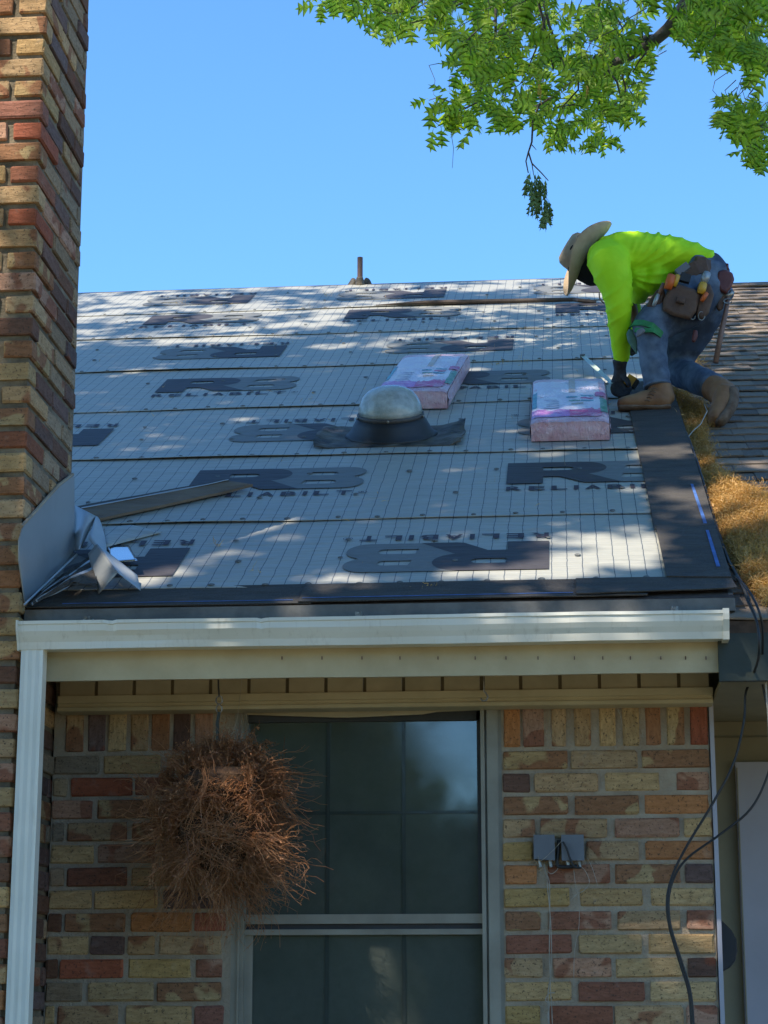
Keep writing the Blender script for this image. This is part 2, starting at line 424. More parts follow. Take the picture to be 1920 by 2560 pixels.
# x spans were read on rows that widen downwards: take each at its own height
for r in range(15):
    spans = rows_r[r] if r < len(rows_r) else rows_r[(r*5+2) % 12]
    z1 = ztr-r*WH; rowpx = 1876.5+58.1*min(r, 11)+25
    for a, b, k in spans:
        xa = at_y(1200+a*.434, rowpx, YW).x; xb = at_y(1200+b*.434, rowpx, YW).x
        xa = max(xa, wx1+.002); xb = min(xb, XW1)
        add_brick(wr, ((xa+xb)/2, YW+.04+random.uniform(-.003, .004), z1-.029), xb-xa, .09, .0605, 0, k)
sold_r = [(135,232,'o'),(246,372,'p'),(412,498,'t'),(540,640,'t'),(685,782,'y'),(820,920,'y'),(950,1045,'o'),(1075,1180,'m'),(1210,1315,'R')]
for a, b, k in sold_r:
    xa = max(at_y(1200+a*.434, 1820, YW).x, wx1+.002); xb = at_y(1200+b*.434, 1820, YW).x
    zb, zc = ztr+.016, ZF+.08
    add_brick(wr, ((xa+xb)/2, YW+.04+random.uniform(-.003, .004), (zb+zc)/2), zc-zb, .09, xb-xa-.002, 0, k, pi/2)
rows_l = [
 [(130,262,'d'),(275,520,'g'),(540,838,'y'),(870,1180,'t')],
 [(100,225,'g'),(240,355,'t'),(370,690,'R'),(705,1000,'r'),(1020,1190,'p')],
 [(120,245,'d'),(260,480,'p'),(510,830,'m'),(850,1180,'g')],
 [(100,210,'g'),(225,335,'g'),(350,665,'t'),(690,1000,'t'),(1020,1190,'r')],
 [(110,240,'d'),(253,490,'y'),(510,820,'p'),(850,1185,'v')],
 [(100,205,'r'),(218,335,'g'),(350,665,'r'),(685,1000,'t'),(1020,1190,'o')],
 [(110,235,'d'),(245,478,'y'),(495,820,'y'),(850,1180,'v')],
 [(100,190,'r'),(200,320,'d'),(338,655,'m'),(680,1000,'o'),(1015,1175,'R')],
 [(100,225,'d'),(240,460,'y'),(470,650,'v'),(668,805,'t'),(828,1155,'t')],
 [(90,190,'v'),(200,300,'d'),(312,645,'R'),(664,998,'Y'),(1020,1165,'p')],
 [(90,215,'d'),(228,430,'g'),(462,800,'y'),(820,1155,'m')],
 [(80,180,'t'),(190,285,'y'),(300,615,'t'),(655,1000,'y'),(1015,1165,'r')]]
for r in range(15):
    spans = rows_l[r] if r < len(rows_l) else rows_l[(r*5+1) % 12]
    z1 = ztr-r*WH; rowpx = 1890+56.5*min(r, 11)+25
    for a, b, k in spans:
        xa = max(at_y(a*.479, rowpx, YW).x, XW0+.004); xb = min(at_y(b*.479, rowpx, YW).x, wx0-.003)
        if xb-xa > .03: add_brick(wl, ((xa+xb)/2, YW+.04+random.uniform(-.003, .004), z1-.029), xb-xa, .09, .0605, 0, k)
for j, k in enumerate('dgtvytodpttmto'):
    a = 120+j*112; xa = max(at_y(a*.479, 1820, YW).x, XW0+.01); xb = at_y((a+92)*.479, 1820, YW).x
    if xb > wx0-.005: break
    zb, zc = ztr+.016, ZF+.08
    if xb-xa > .02: add_brick(wl, ((xa+xb)/2, YW+.04+random.uniform(-.003, .004), (zb+zc)/2), zc-zb, .09, xb-xa, 0, k, pi/2)
MB().box(XW1+.003, XW1+.017, YW-.008, YW+.2, 0, ZF).build('corner_trim', M['pale_panel'], house)

MB().box(.30, .4685, YW+.202, 7.44, 0, 2.95).build('side_wall', M['beige_wall'], house)
# ---- window
win = MB()
def wz(py): return at_y(960, py, YW).z
gx0, gx1 = at_y(612, 2100, YW).x, at_y(1204, 2100, YW).x
ztop = wz(1778); zr0, zr1, zr2, zr3 = wz(2308), wz(2284), wz(2336), wz(2322)
zb = 1.0
fr = MB()
fr.box(wx0, wx0+.022, YW+.004, YW+.16, zb, ZF); fr.box(wx0+.022, gx0-.012, YW-.006, YW+.16, zb, ZF); fr.box(gx0-.012, gx0, YW+.008, YW+.16, zb, ZF)
fr.box(gx1, gx1+.013, YW-.01, YW+.16, zb, ZF); fr.box(gx1+.013, gx1+.02, YW+.02, YW+.16, zb, ZF); fr.box(gx1+.02, wx1-.012, YW-.004, YW+.16, zb, ZF)
fr.box(wx1-.012, wx1, YW+.006, YW+.16, zb, ZF)
wf = fr.build('window_frame', M['alu'], house)
# head trim sagging in the middle
hd = MB(); n = 16; rings = []
for i in range(n+1):
    x = gx0+(gx1-gx0)*i/n; sag = .018*(1-abs((i/n)-.42)/.58) if i/n > .42 else .018*(i/n)/.42
    zz = ztop-.004-sag*.8+(.006 if i/n > .8 else 0)
    rings.append([(x, YW+.01, ZF+.02), (x, YW+.01, zz), (x, YW+.022, zz), (x, YW+.022, ZF+.02)])
hd.loft(rings); hd.build('head_trim', M['cream_vinyl'], wf)
MB().box(gx0, gx1, YW+.03, YW+.06, zr0, zr1).build('sash_rail', M['alu'], wf)
MB().box(gx0, gx1, YW+.045, YW+.06, zr3, zr0).build('gasket', M['alu_dark'], wf)
MB().box(gx0, gx1, YW+.022, YW+.06, zr2, zr3).build('sash_rail', M['alu'], wf)
MB().box(gx1-.014, gx1, YW+.034, YW+.06, zr1, ztop).build('sash_stile', M['alu_dark'], wf)
MB().box(gx0, gx0+.026, YW+.034, YW+.06, zb, zr2).build('sash_stile', M['alu'], wf)
MB().box(gx0, gx1, YW+.034, YW+.06, ztop-.028, ZF).build('sash_head', M['alu_dark'], wf)
t = NT('screened_glass'); v = t.mapp((1, 1, 1)); d = t.noise(v, 3.5, 6, .7)
t.col(t.mix(t.ramp(d, (.35, 0), (.75, 1)), (.065, .074, .060), (.105, .115, .095))); t.set(Roughness=t.ramp(t.noise(v, 5, 5, .6), (.3, .03), (.8, .12)))
t.p.inputs['Specular IOR Level'].default_value = .9; t.p.inputs['IOR'].default_value = 1.6
t.bump(t.noise(v, 2.5, 2), .003, .25)
for z0, z1, yy in ((zr1, ztop+.01, YW+.048), (zb, zr2, YW+.042)):
    MB().box(gx0, gx1, yy, yy+.006, z0, z1).build('pane', t.m, wf)
M['muntin'] = worn('screened_muntin', (.045, .052, .044), (.06, .068, .06), 6, .12, .0005)
for px in (820, 1010): 
    x = at_y(px, 2100, YW+.05).x; MB().box(x-.006, x+.006, YW+.0445, YW+.0475, zr1, ztop-.028).build('muntin', M['muntin'], wf)
    MB().box(x-.006, x+.006, YW+.0385, YW+.0415, zb, zr2).build('muntin', M['muntin'], wf)
zz = at_y(960, 2032, YW+.05).z; MB().box(gx0, gx1-.014, YW+.0435, YW+.0475, zz-.005, zz+.005).build('muntin', M['muntin'], wf)
MB().box(gx0, gx1, YW+.1, YW+.11, zb, ZF).build('dark_backing', M['alu_dark'], wf)  # plain dark sheet closing the opening behind the panes

# ---- frieze board, soffit, fascia
YF = 6.385; YZ = 6.735
zs = 2.628
xr = .476
fz = MB(); prof = [(YZ, zs+.004), (YZ, zs-.018), (YZ+.008, zs-.022), (YZ+.008, zs-.032), (YZ-.002, zs-.035), (YZ-.002, zs-.047), (YZ+.012, zs-.049), (YW-.006, zs-.049), (YW-.006, zs+.004)]
fz.loft([[(CX+.03, y, z-.001) for y, z in prof], [(-.6, y, z-.0005) for y, z in prof], [(.464, y, z) for y, z in prof]]); fz.build('frieze_board', M['cream_paint'], house)
x = CX+.034
while x < .462:
    x2 = min(x+.128, .464)
    MB().box(x+.0005, x2-.011, YZ+.010, YZ+.022, zs+.0045, 2.722).build('batten_panel', M['cream_vinyl'], house)
    if x2 < .46: MB().box(x2-.0105, x2, YZ+.016, YZ+.022, zs+.0045, 2.722).build('panel_groove', M['groove'], house)
    x = x2
MB().box(CX+.004, .468, YF+.018, YZ+.03, 2.724, 2.732).build('soffit', M['cream_vinyl'], house)
fa = MB(); n = 40; rings = []
for i in range(n+1):
    x = CX+.002+(xr-CX-.002)*i/n; bow = .002*sin(x*5)+.0015*sin(x*13)
    zb_ = zs-.004+(.003*(xr-x)/2.2)
    rings.append([(x, YF+.002+bow*.5, 2.80), (x, YF+.002+bow*.5, zb_+bow*.4), (x, YF+.016, zb_+bow*.4), (x, YF+.016, 2.80)])
fa.loft(rings); fasc = fa.build('fascia_board', M['cream_paint'], house)
for px in (705, 805, 905, 1000, 1095, 1188, 1265, 1345, 1436, 1507, 1576, 1652, 1714, 1765):
    p = at_y(px, 1645, YF); MB().box(p.x-.0015, p.x+.0015, YF-.003, YF+.002, p.z-.005, p.z+.005).build('nail_slot', M['rust_pipe'], fasc)
# roof edge metal
MB().box(CX+.004, .517, 6.366, YF+.03, 2.812, 2.852).build('drip_edge', M['drip'], house)
# roof deck (the main slope) : thick slab in roof space
dk = MB(); dk.box(-5.2, .514, -.228, 7.30, -.04, -.004)
deck = dk.build('roof_deck', M['wood_dark'], house, ROOFM)
# far slope beyond the ridge
RID = roof(0, 7.22)
bk = MB(); bk.add([(-5.2, RID.y-.02, RID.z-.03), (.514, RID.y-.02, RID.z-.03), (.514, RID.y+6, RID.z-3.1), (-5.2, RID.y+6, RID.z-3.1),
                   (-5.2, RID.y-.02, RID.z-.09), (.514, RID.y-.02, RID.z-.09), (.514, RID.y+6, RID.z-3.16), (-5.2, RID.y+6, RID.z-3.16)],
                  [(0,1,2,3),(4,7,6,5),(0,4,5,1),(1,5,6,2),(2,6,7,3),(3,7,4,0)])
bk.build('rear_slope', M['felt'], house)

# ---- underlayment strips
def curve_mesh(polys, name):
    cu = bpy.data.curves.new(name, 'CURVE'); cu.dimensions = '2D'; cu.fill_mode = 'BOTH'
    for p in polys:
        sp = cu.splines.new('POLY'); sp.points.add(len(p)-1)
        for q, (x, y) in zip(sp.points, p): q.co = (x, y, 0, 1)
        sp.use_cyclic_u = True
    o = bpy.data.objects.new(name, cu); me = bpy.data.meshes.new_from_object(o)
    bpy.data.objects.remove(o); return me
def text_mesh(s, name):
    cu = bpy.data.curves.new(name, 'FONT'); cu.body = s; cu.size = 1; cu.offset = .03; cu.resolution_u = 4
    o = bpy.data.objects.new(name, cu); me = bpy.data.meshes.new_from_object(o)
    bpy.data.objects.remove(o); return me
def fit(me, x0, x1, y0, y1):
    co = np.empty(len(me.vertices)*3, np.float32); me.vertices.foreach_get('co', co); c = co.reshape(-1, 3)
    lo, hi = c.min(0), c.max(0)
    c[:, 0] = x0+(c[:, 0]-lo[0])/(hi[0]-lo[0])*(x1-x0); c[:, 1] = y0+(c[:, 1]-lo[1])/(hi[1]-lo[1])*(y1-y0); c[:, 2] = 0
    me.vertices.foreach_set('co', c.ravel()); me.update(); return me
def arc(cx, cy, rx, ry, a0, a1, n=10): return [(cx+rx*cos(radians(a0+(a1-a0)*i/n)), cy+ry*sin(radians(a0+(a1-a0)*i/n))) for i in range(n+1)]
LW, LH = .69, .36
R_ = [[(0, 0), (0, 1)]+arc(.42, .70, .145, .30, 90, -75, 12)+[(.47, .39), (.635, 0), (.46, 0), (.42, .02), (.30, .30), (.205, .30), (.205, 0)],
      [(.205, .60), (.205, .76)]+arc(.34, .68, .035, .08, 90, -90, 8)]
B_ = [[(.44, .0), (.40, .5), (.44, 1)]+arc(.88, .76, .115, .24, 90, -65, 10)+arc(.885, .27, .115, .27, 62, -90, 10),
      [(.665, .62), (.68, .78), (.79, .78)]+arc(.80, .70, .03, .08, 90, -90, 6), [(.64, .21), (.655, .38), (.80, .38)]+arc(.81, .295, .03, .085, 90, -90, 6)]
mR = fit(curve_mesh(R_, 'print_R'), 0, .635*LW, 0, LH); mB = fit(curve_mesh(B_, 'print_B'), .40*LW, LW, 0, LH)
GL = {}
gx_ = 0
for ch_ in 'RELIABILT':
    me_ = text_mesh(ch_, 'print_'+ch_); xx_ = [v.co.x for v in me_.vertices]; wd_ = .017 if ch_ == 'I' else .061
    GL.setdefault(ch_, fit(me_, 0, wd_, 0, .064))
    GL.setdefault('seq', []).append((ch_, gx_)); gx_ += wd_+.0245
ring = [arc(0, 0, .017, .019, 0, 354, 24), arc(0, 0, .0145, .0165, 0, 354, 24)]
mO = curve_mesh(ring, 'print_ring'); mr = fit(text_mesh('R', 'print_r'), -.008, .008, -.009, .009)
for me, mt in [(mR, 'ink_dark'), (mB, 'ink_light'), (mO, 'ink_text'), (mr, 'ink_text')]+[(GL[c], 'ink_text') for c in GL if c != 'seq']:
    me.materials.clear(); me.materials.append(M[mt])
SEAM = [(-.05, -.05), (.83, .83), (1.95, 1.914), (3.00, 3.03), (4.09, 4.10), (5.19, 5.165), (6.16, 6.19), (7.24, 7.24)]
LOGO = [(.102, True, [-1.30+1.245, -1.30, -2.55]), (1.33, False, [-.222, -1.47, -2.72]), (2.235, True, [.49, -.762, -2.012, -3.26]), (3.46, False, [-.745, -1.993, -3.24]),
        (4.43, True, [-.256, -1.50, -2.75]), (5.70, False, [-.03, -1.28, -2.49, -3.75]), (6.50, True, [.52, -.727, -1.97, -3.2])]
def seam_s(k, x):
    a, b = SEAM[k]; return a+(b-a)*(x+2.2)/2.5 + .006*sin(x*3.1+k*2)+.003*sin(x*9+k)
capme = MB()
for (r, h) in (): pass
capm = MB().lathe([(.004, -.002), (.0105, -.001), (.0105, .0008), (.0085, .002), (.005, .0024), (.004, .001)], 10).mesh('nail_cap', worn('cap_nail', (.07, .07, .065), (.20, .20, .18), 80, .6, .001))
LIFT = [[(-2.0, .010, .5), (-1.2, .004, .3)], [(-1.35, .012, .3), (-.4, .003, .2)], [(-1.5, .016, .55), (.0, .012, .12), (.22, .014, .1), (-.55, .006, .2)], [(-1.6, .006, .4), (-1.1, .008, .3)],
        [(-2.0, .018, .5), (-1.0, .005, .3), (.12, .008, .1)], [(-2.2, .010, .5), (-.3, .006, .2)], [(-.9, .012, .5), (.0, .010, .3)], [(-1, .004, 1)]]
strips = []
for k in range(7):
    n = 150; xa, xb = -5.1, (.332, .330, .325, .512, .512, .512, .512)[k]; b = MB()
    ss_n = [0, .012, .03, .06, .3, .6, .97]
    for j, u in enumerate(ss_n):
        for i in range(n+1):
            x = xa+(xb-xa)*i/n
            s0 = seam_s(k, x); s1 = seam_s(k+1, x)+(.075 if k < 6 else .03)
            s = s0+(s1-s0)*u if j > 3 else s0+u
            lf = 0
            if j < 4:
                for c, a, wd in LIFT[k]: lf += a*math.exp(-((x-c)/wd)**2)
                lf = lf*(1, .85, .45, 0)[j]*.42 + (.0004*(1+noise.noise(Vector((x*6, k*3, 0)))) if j < 3 else 0)
                if k == 0: lf *= .5
            top = -.0032 if j >= 5 and k < 6 else 0
            b.v.append((x, s, .001+lf+(0.0026*(1-u) if j > 3 else .0026)+top*.5*(u > .9)))
    for j in range(len(ss_n)-1):
        for i in range(n): q = j*(n+1)+i; b.f.append((q, q+1, q+n+2, q+n+1))
    # thickness edge
    base = len(b.v)
    for i in range(n+1): x, s, h = b.v[i]; b.v.append((x, s+.001, h-.0012))
    for i in range(n): b.f.append((base+i, base+i+1, i+1, i))
    st = b.build('underlayment_strip', M['underlay'], house, ROOFM, smooth=True); strips.append(st)
    s0, inv, anchors = LOGO[k]
    for x in anchors:
        def pm(me, dx, dy, h, name):
            if inv: m = ROOFM @ Matrix.Translation((x, s0+LH, h)) @ Matrix.Rotation(pi, 4, 'Z') @ Matrix.Translation((dx, dy, 0))
            else: m = ROOFM @ Matrix.Translation((x, s0, h)) @ Matrix.Translation((dx, dy, 0))
            return put(name, me, st, m)
        pm(mB, 0, 0, .0062, 'printed_letter'); pm(mR, 0, 0, .0068, 'printed_letter'); [pm(GL[c], .002+gx, -.112, .0066, 'printed_letter') for c, gx in GL['seq']]
        pm(mO, .702, -.08, .0066, 'printed_mark'); pm(mr, .702, -.08, .0066, 'printed_mark')
    # cap nails
    def nail(x, s, h=.0055):
        if x > .30 or (k == 0 and x < -1.35): return
        put('nail_cap', capm, st, ROOFM @ Matrix.Translation((x, s, h)) @ Matrix.Rotation(random.gauss(0, .06), 4, 'X') @ Matrix.Scale(random.uniform(.85, 1.15), 4))
    x = -2.9+random.random()*.1 if k > 3 else -2.1
    while x < .3:
        nail(x, seam_s(k, x)+.03+random.uniform(-.006, .01), .0065); x += random.uniform(.13, .2)
    for off in (.34, .66):
        x = -2.8+random.random()*.3 if k > 3 else -2.1+random.random()*.3
        while x < .3:
            nail(x, seam_s(k, x)+(SEAM[k+1][0]-SEAM[k][0])*off+random.gauss(0, .02), .0072); x += random.uniform(.3, .42)

# ---- black starter strips and rake strip
def roof_sheet(name, m, poly, h, parent=house, th=.004, nx=40, ny=12, amp=.0015, lift=0):
    """bilinear sheet over a quad in (x,s): BL, BR, TR, TL"""
    b = MB(); BL, BR, TR, TL = poly
    for j in range(ny+1):
        v = j/ny
        for i in range(nx+1):
            u = i/nx
            x = (BL[0]*(1-u)+BR[0]*u)*(1-v)+(TL[0]*(1-u)+TR[0]*u)*v; s = (BL[1]*(1-u)+BR[1]*u)*(1-v)+(TL[1]*(1-u)+TR[1]*u)*v
            if j == 0: s += .002*noise.noise(Vector((x*14, 2, h*50)))
            z = h+amp*noise.noise(Vector((x*4, s*5, h*90)))+lift*math.exp(-v*ny*.8)*(.6+.6*noise.noise(Vector((x*5, 8, 0))))
            b.v.append((x, s, z))
    N = len(b.v)
    for (x, s, z) in b.v[:N]: b.v.append((x, s, z-th))
    for j in range(ny):
        for i in range(nx):
            q = j*(nx+1)+i; b.f.append((q, q+1, q+nx+2, q+nx+1)); b.f.append((N+q, N+q+nx+1, N+q+nx+2, N+q+1))
    for i in range(nx): b.f.append((i, N+i, N+i+1, i+1)); q = ny*(nx+1)+i; b.f.append((q, q+1, N+q+1, N+q))
    for j in range(ny): q = j*(nx+1); b.f.append((q, q+nx+1, N+q+nx+1, N+q)); q += nx; b.f.append((q, N+q, N+q+nx+1, q+nx+1))
    return b.build(name, m, parent, ROOFM, smooth=False)
e1 = roof_sheet('starter_strip', M['felt'], ((CX+.006, -.232), (-.80, -.236), (-.80, -.02), (CX+.006, -.02)), .004, lift=.002)
e2 = roof_sheet('starter_strip', M['felt'], ((-.84, -.236), (.25, -.225), (.25, -.030), (-.84, -.035)), .0085, lift=.003)
e3 = roof_sheet('starter_strip', M['felt'], ((.03, -.222), (.529, -.192), (.519, -.045), (.03, -.040)), .0135, lift=.005)
roof_sheet('blue_line', M['blue_line'], ((-1.6, -.205), (-.86, -.208), (-.86, -.203), (-1.6, -.201)), .0068, e1, .001, 30, 1)
roof_sheet('blue_line', M['blue_line'], ((-.83, -.204), (.02, -.196), (.02, -.191), (-.83, -.199)), .0112, e2, .001, 30, 1)
rk = [(.318, -.050, .52, -.07, .62), (.309, .56, .519, .60, 1.10), (.302, 1.62, .517, 1.66, 1.15), (.298, 2.72, .516, 2.75, .62)]
for i, (xa, sa, xb_, sb, L) in enumerate(rk):
    e = roof_sheet('rake_strip', M['felt'], ((xa, sa), (xb_, sb), (xb_, sb+L+.05), (xa-.004, sa+L+.05)), .0165-.0018*i if i < 2 else .013-.001*i, nx=8, ny=30, lift=.003)
    if i < 2:
        a, c = (.488, .486) if i == 0 else (.486, .478)
        roof_sheet('blue_line', M['blue_line'], ((a-.006, sb+.10*(i == 0)+.02), (a+.006, sb+.10*(i == 0)+.02), (c+.005, sb+(L-.03 if i == 0 else .62)), (c-.005, sb+(L-.03 if i == 0 else .62))), (.0165-.0018*i)+.0022, e, .001, 2, 24)
# rake edge board
MB().box(.500, .514, -.20, 7.2, -.12, -.003).build('rake_board', M['drip'], house, ROOFM)

# ---- gutter
YG, zg1, zg0 = 6.272, 2.797, 2.713
gx0_, gx1_ = -1.712, .487
prof = [(YF, 2.818), (YF-.002, 2.818), (YF-.003, zg0+.004), (YG+.028, zg0), (YG+.024, zg0+.012), (YG+.021, zg0+.021), (YG+.011, zg0+.037), (YG+.003, zg0+.052), (YG+.001, zg1-.013), (YG-.003, zg1-.010), (YG-.003, zg1), (YG+.010, zg1+.001), (YG+.010, zg1-.006),
        (YG+.006, zg1-.013), (YG+.008, zg0+.053), (YG+.016, zg0+.040), (YG+.026, zg0+.022), (YG+.031, zg0+.005), (YF-.007, zg0+.008), (YF-.007, 2.812)]
g = MB(); n = 160; rings = []
for i in range(n+1):
    x = gx0_+(gx1_-gx0_)*i/n; r = []
    dent = .010*math.exp(-((x+1.38)/.16)**2); dent2 = .006*math.exp(-((x+1.0)/.30)**2); kink = .006*math.exp(-((x+1.415)/.012)**2)
    kink2 = .003*math.exp(-((x+.94)/.01)**2)
    for j, (y, z) in enumerate(prof):
        face = 4 <= j <= 8 or 13 <= j <= 17
        wv = .0012*sin(x*4.3+j*.2)+.0008*noise.noise(Vector((x*7, 0, 0)))
        if face: y += dent*math.exp(-((z-(2.745+.02*(x+1.3)))/.018)**2)-dent2*.6*math.exp(-((z-2.762)/.01)**2)
        if 9 <= j <= 13 or 7 <= j <= 8: y += kink+kink2; z -= kink*.5+kink2
        r.append((x, y+wv*.5, z+wv-.0005*(j in (3, 4))))
    rings.append(r)
g.loft(rings); gut = g.build('gutter', M['white_paint'], house)
outer = prof[:13]
for x0, x1, nm in ((gx1_-.002, gx1_+.003, 'end_cap'), (gx0_-.003, gx0_+.002, 'end_cap')):
    pr = [(YF, 2.812), (YF-.002, zg0-.003), (YG+.024, zg0-.003), (YG+.017, zg0+.021), (YG+.006, zg0+.04), (YG-.003, zg0+.054), (YG-.006, zg1-.012), (YG-.006, zg1+.004), (YG+.02, zg1+.005)]
    if x0 > 0: x0 -= .014
    MB().loft([[(x0, y, z) for y, z in pr], [(x1, y, z) for y, z in pr]]).build(nm, M['white_paint'], gut)
for px, py in ((222, 1546), (898, 1540), (1686, 1520)):
    p = at_y(px, py, 6.33); h = MB()
    h.box(p.x-.008, p.x+.008, 6.285, 6.379, 2.800, 2.803); h.box(p.x-.010, p.x-.005, 6.30, 6.36, 2.803, 2.816); h.box(p.x+.005, p.x+.010, 6.30, 6.36, 2.803, 2.816)
    h.tube([(p.x, 6.29, 2.809), (p.x, 6.36, 2.812)], .0045, 8); h.build('hanger', M['hardware'], gut)

# ---- downspout
dsp = MB(); a0, a1 = at_y(58, 1628, 6.33), at_y(113, 1628, 6.33); wdt = (a1.x-a0.x)
rings = []; cx = (a0.x+a1.x)/2
def ds_ring(cx, z, w2, dd):
    pts = []
    nn = 7
    for i in range(nn): # ribbed front
        x = cx-w2+2*w2*i/(nn-1); pts.append((x, 6.302+(.003 if i % 2 else 0), z))
    pts += [(cx+w2, 6.302+dd, z), (cx-w2, 6.302+dd, z)]; return pts
dsp.loft([ds_ring(cx+.001*sin(z*3), z, wdt/2, .05) for z in (2.722, 2.6, 2.3, 2.0, 1.7, 1.4, .9, .3, .1)])
ds = thing('downspout', (cx, 6.33, 0), 'white ribbed downspout running down beside the chimney', 'downspout')
dsp.build('pipe', M['white_paint'], ds)
MB().box(cx-wdt/2-.004, cx+wdt/2+.004, 6.298, 6.358, 1.15, 1.18).build('strap', M['white_paint'], ds)

# ================================================================== NEIGHBOURING WING (right)
wing = thing('adjoining_wing', (1.4, 8, 0), 'adjoining wing with weathered brown shingles and dark green fascia at the right', 'building')
WO = -.055
def wing_s(py, px=1850):
    p = on_plane(px, py, P0+NR*WO, NR); return (p.y-P0.y+WO*sin(PHI))/cos(PHI)
s_e = wing_s(1545); s_t = wing_s(714)
MB().box(.42, 4.2, s_e-.01, s_t, WO-.05, WO-.006).build('roof_deck', M['wood_dark'], wing, ROOFM)
t = NT('weathered_shingle'); oi = t.n('ShaderNodeObjectInfo'); v = t.mapp(); f = t.noise(v, 260, 2); gn = t.noise(v, 7, 5, .65)
base = t.mix(oi.outputs['Random'], (.125, .080, .050), (.40, .275, .17))
geo = t.n('ShaderNodeNewGeometry'); base = t.mix(t.math('MULTIPLY', geo.outputs['Random Per Island'], .5), base, (.10, .095, .09))
base = t.mix(t.ramp(gn, (.4, 0), (.75, .6)), base, (.07, .07, .062)); base = t.mix(t.ramp(f, (.45, 0), (.7, .5)), base, (.27, .24, .20))
t.col(base); t.set(Roughness=.95); t.bump(t.math('ADD', f, t.math('MULTIPLY', gn, 2)), .004, .8); M['shingle'] = t.m
EXPO = .143; nrow = int((s_t-s_e)/EXPO)+1
sh_cache = {}
def shingle_mesh(wq, k):
    if (wq, k) in sh_cache: return sh_cache[(wq, k)]
    r = random.Random(wq*10+k); L = wq*.02; b = MB(); n = 3; th = .0065
    D = EXPO+.035; top = []; bot = []
    for j, s in enumerate((0, D)):
        for i in range(n+1):
            x = L*i/n; lf = (.003+r.uniform(0, .004)) if j == 0 else -.005
            ds_ = r.uniform(-.006, .004) if j == 0 else 0
            b.v.append((x, s+ds_, lf))
    N = 2*(n+1)
    for (x, s, z) in b.v[:N]: b.v.append((x, s, z-th))
    for i in range(n):
        b.f += [(i, i+1, i+n+2, i+n+1), (N+i, N+i+n+1, N+i+n+2, N+i+1), (i, N+i, N+i+1, i+1)]
    b.f += [(0, n+1, N+n+1, N), (n, N+n, N+2*n+1, 2*n+1)]
    me = b.mesh('shingle', M['shingle']); sh_cache[(wq, k)] = me; return me
allsh = []
for r in range(nrow):
    s = s_e-.02+r*EXPO; x = .40-random.uniform(0, .15)
    while x < 3.4:
        wq = random.randint(4, 10); Lq = wq*.02
        vis = proj(roof(x, s+.05, WO))[0] < 1930 and x+Lq > .47
        allsh.append((s, x, wq, vis)); x += Lq+.0015
vis = [a for a in allsh if a[3]]; vis.sort(key=lambda a: a[0])
pick = set(id(a) for a in vis[:296]); rest = MB()
for a in allsh:
    s, x, wq, vv = a
    me = shingle_mesh(wq, random.randrange(4)); h = WO+random.uniform(-.002, .002)
    if id(a) in pick: put('shingle', me, wing, ROOFM @ Matrix.Translation((x, s, h)))
    else: rest.add([(v.co.x+x, v.co.y+s, v.co.z+h) for v in me.vertices], [tuple(p.vertices) for p in me.polygons])
tag(rest.build('shingle_field', M['shingle'], wing, ROOFM), kind='stuff')
rc = MB()
x = .40
while x < 3.3:
    rc.box(x, x+.20, s_t-.10, s_t+.03, WO+.006, WO+.016); x += .203
tag(rc.build('ridge_cap', M['shingle_brown'], wing, ROOFM), kind='stuff')
pe = roof(0, s_e, WO); ye, ze = pe.y, pe.z
MB().add([(.42, ye+5.9, ze+3.3), (4.2, ye+5.9, ze+3.3), (4.2, ye+12, ze), (.42, ye+12, ze)], [(0, 1, 2, 3)]) 
zfb = at_y(1860, 1700, ye).z
MB().box(.46, 4.2, ye+.012, ye+.04, zfb, ze-.03).build('fascia', M['green_fascia'], wing)
MB().box(.4695, 4.2, ye+.04, 7.36, zfb+.004, zfb+.02).build('soffit', M['beige_wall'], wing)
MB().box(.4695, 4.2, 7.36, 7.5, 0, 3.0).build('wall', M['beige_wall'], wing)
MB().box(.4695, 4.2, 7.30, 7.36, zfb-.045, zfb+.003).build('cornice', M['beige_wall'], wing)
p = at_y(1838, 1905, 7.32)
MB().box(p.x, 2.4, 7.325, 7.36, 0, p.z).build('door_panel', M['pale_panel'], wing)
p = at_y(1862, 1905, 7.32)
MB().box(p.x-.03, p.x-.026, 7.318, 7.325, 0, p.z-.02).build('panel_groove', M['beige_wall'], wing)

# ================================================================== ROOF FURNITURE
# ---- domed tubular skylight (in roof space)
SX, SS = xs(979, 1090)[0], 2.30
sky_t = thing('tubular_skylight', roof(SX, SS), 'cloudy domed skylight on a black collar in the middle of the roof', 'skylight')
SM = ROOFM @ Matrix.Translation((SX, SS, 0))
MB().lathe([(.205, .006), (.188, .016), (.172, .036), (.158, .062), (.144, .085), (.10, .085)], 40).build('collar', M['black_plastic'], sky_t, SM, True)
MB().lathe([(.139, .083), (.1445, .086), (.1455, .100), (.139, .103), (.13, .1)], 40).build('ring', worn('rusty_ring', (.04, .04, .04), (.11, .09, .075), 20, .6, .001, 60), sky_t, SM, True)
for a in (-1.57, -.3, 3.5, 1.2): MB().lathe([(.0, .0), (.006, 0), (.006, .006), (.0, .008)], 8).build('screw', M['hardware'], sky_t, SM @ Matrix.Translation((.147*cos(a), .147*sin(a), .094)) @ Matrix.Rotation(a, 4, 'Z') @ Matrix.Rotation(pi/2, 4, 'Y'))
t = NT('clouded_acrylic'); v = t.mapp(); n1 = t.noise(v, 9, 7, .7); n2 = t.noise(v, 50, 4, .6)
t.col(t.mix(t.ramp(n1, (.35, 0), (.7, 1)), (.42, .45, .42), (.62, .64, .60))); t.set(Roughness=.14)
tr = t.n('ShaderNodeBsdfGlass'); tr.inputs['Roughness'].default_value = .08; tr.inputs['Color'].default_value = (.85, .92, .88, 1); tr.inputs['IOR'].default_value = 1.08
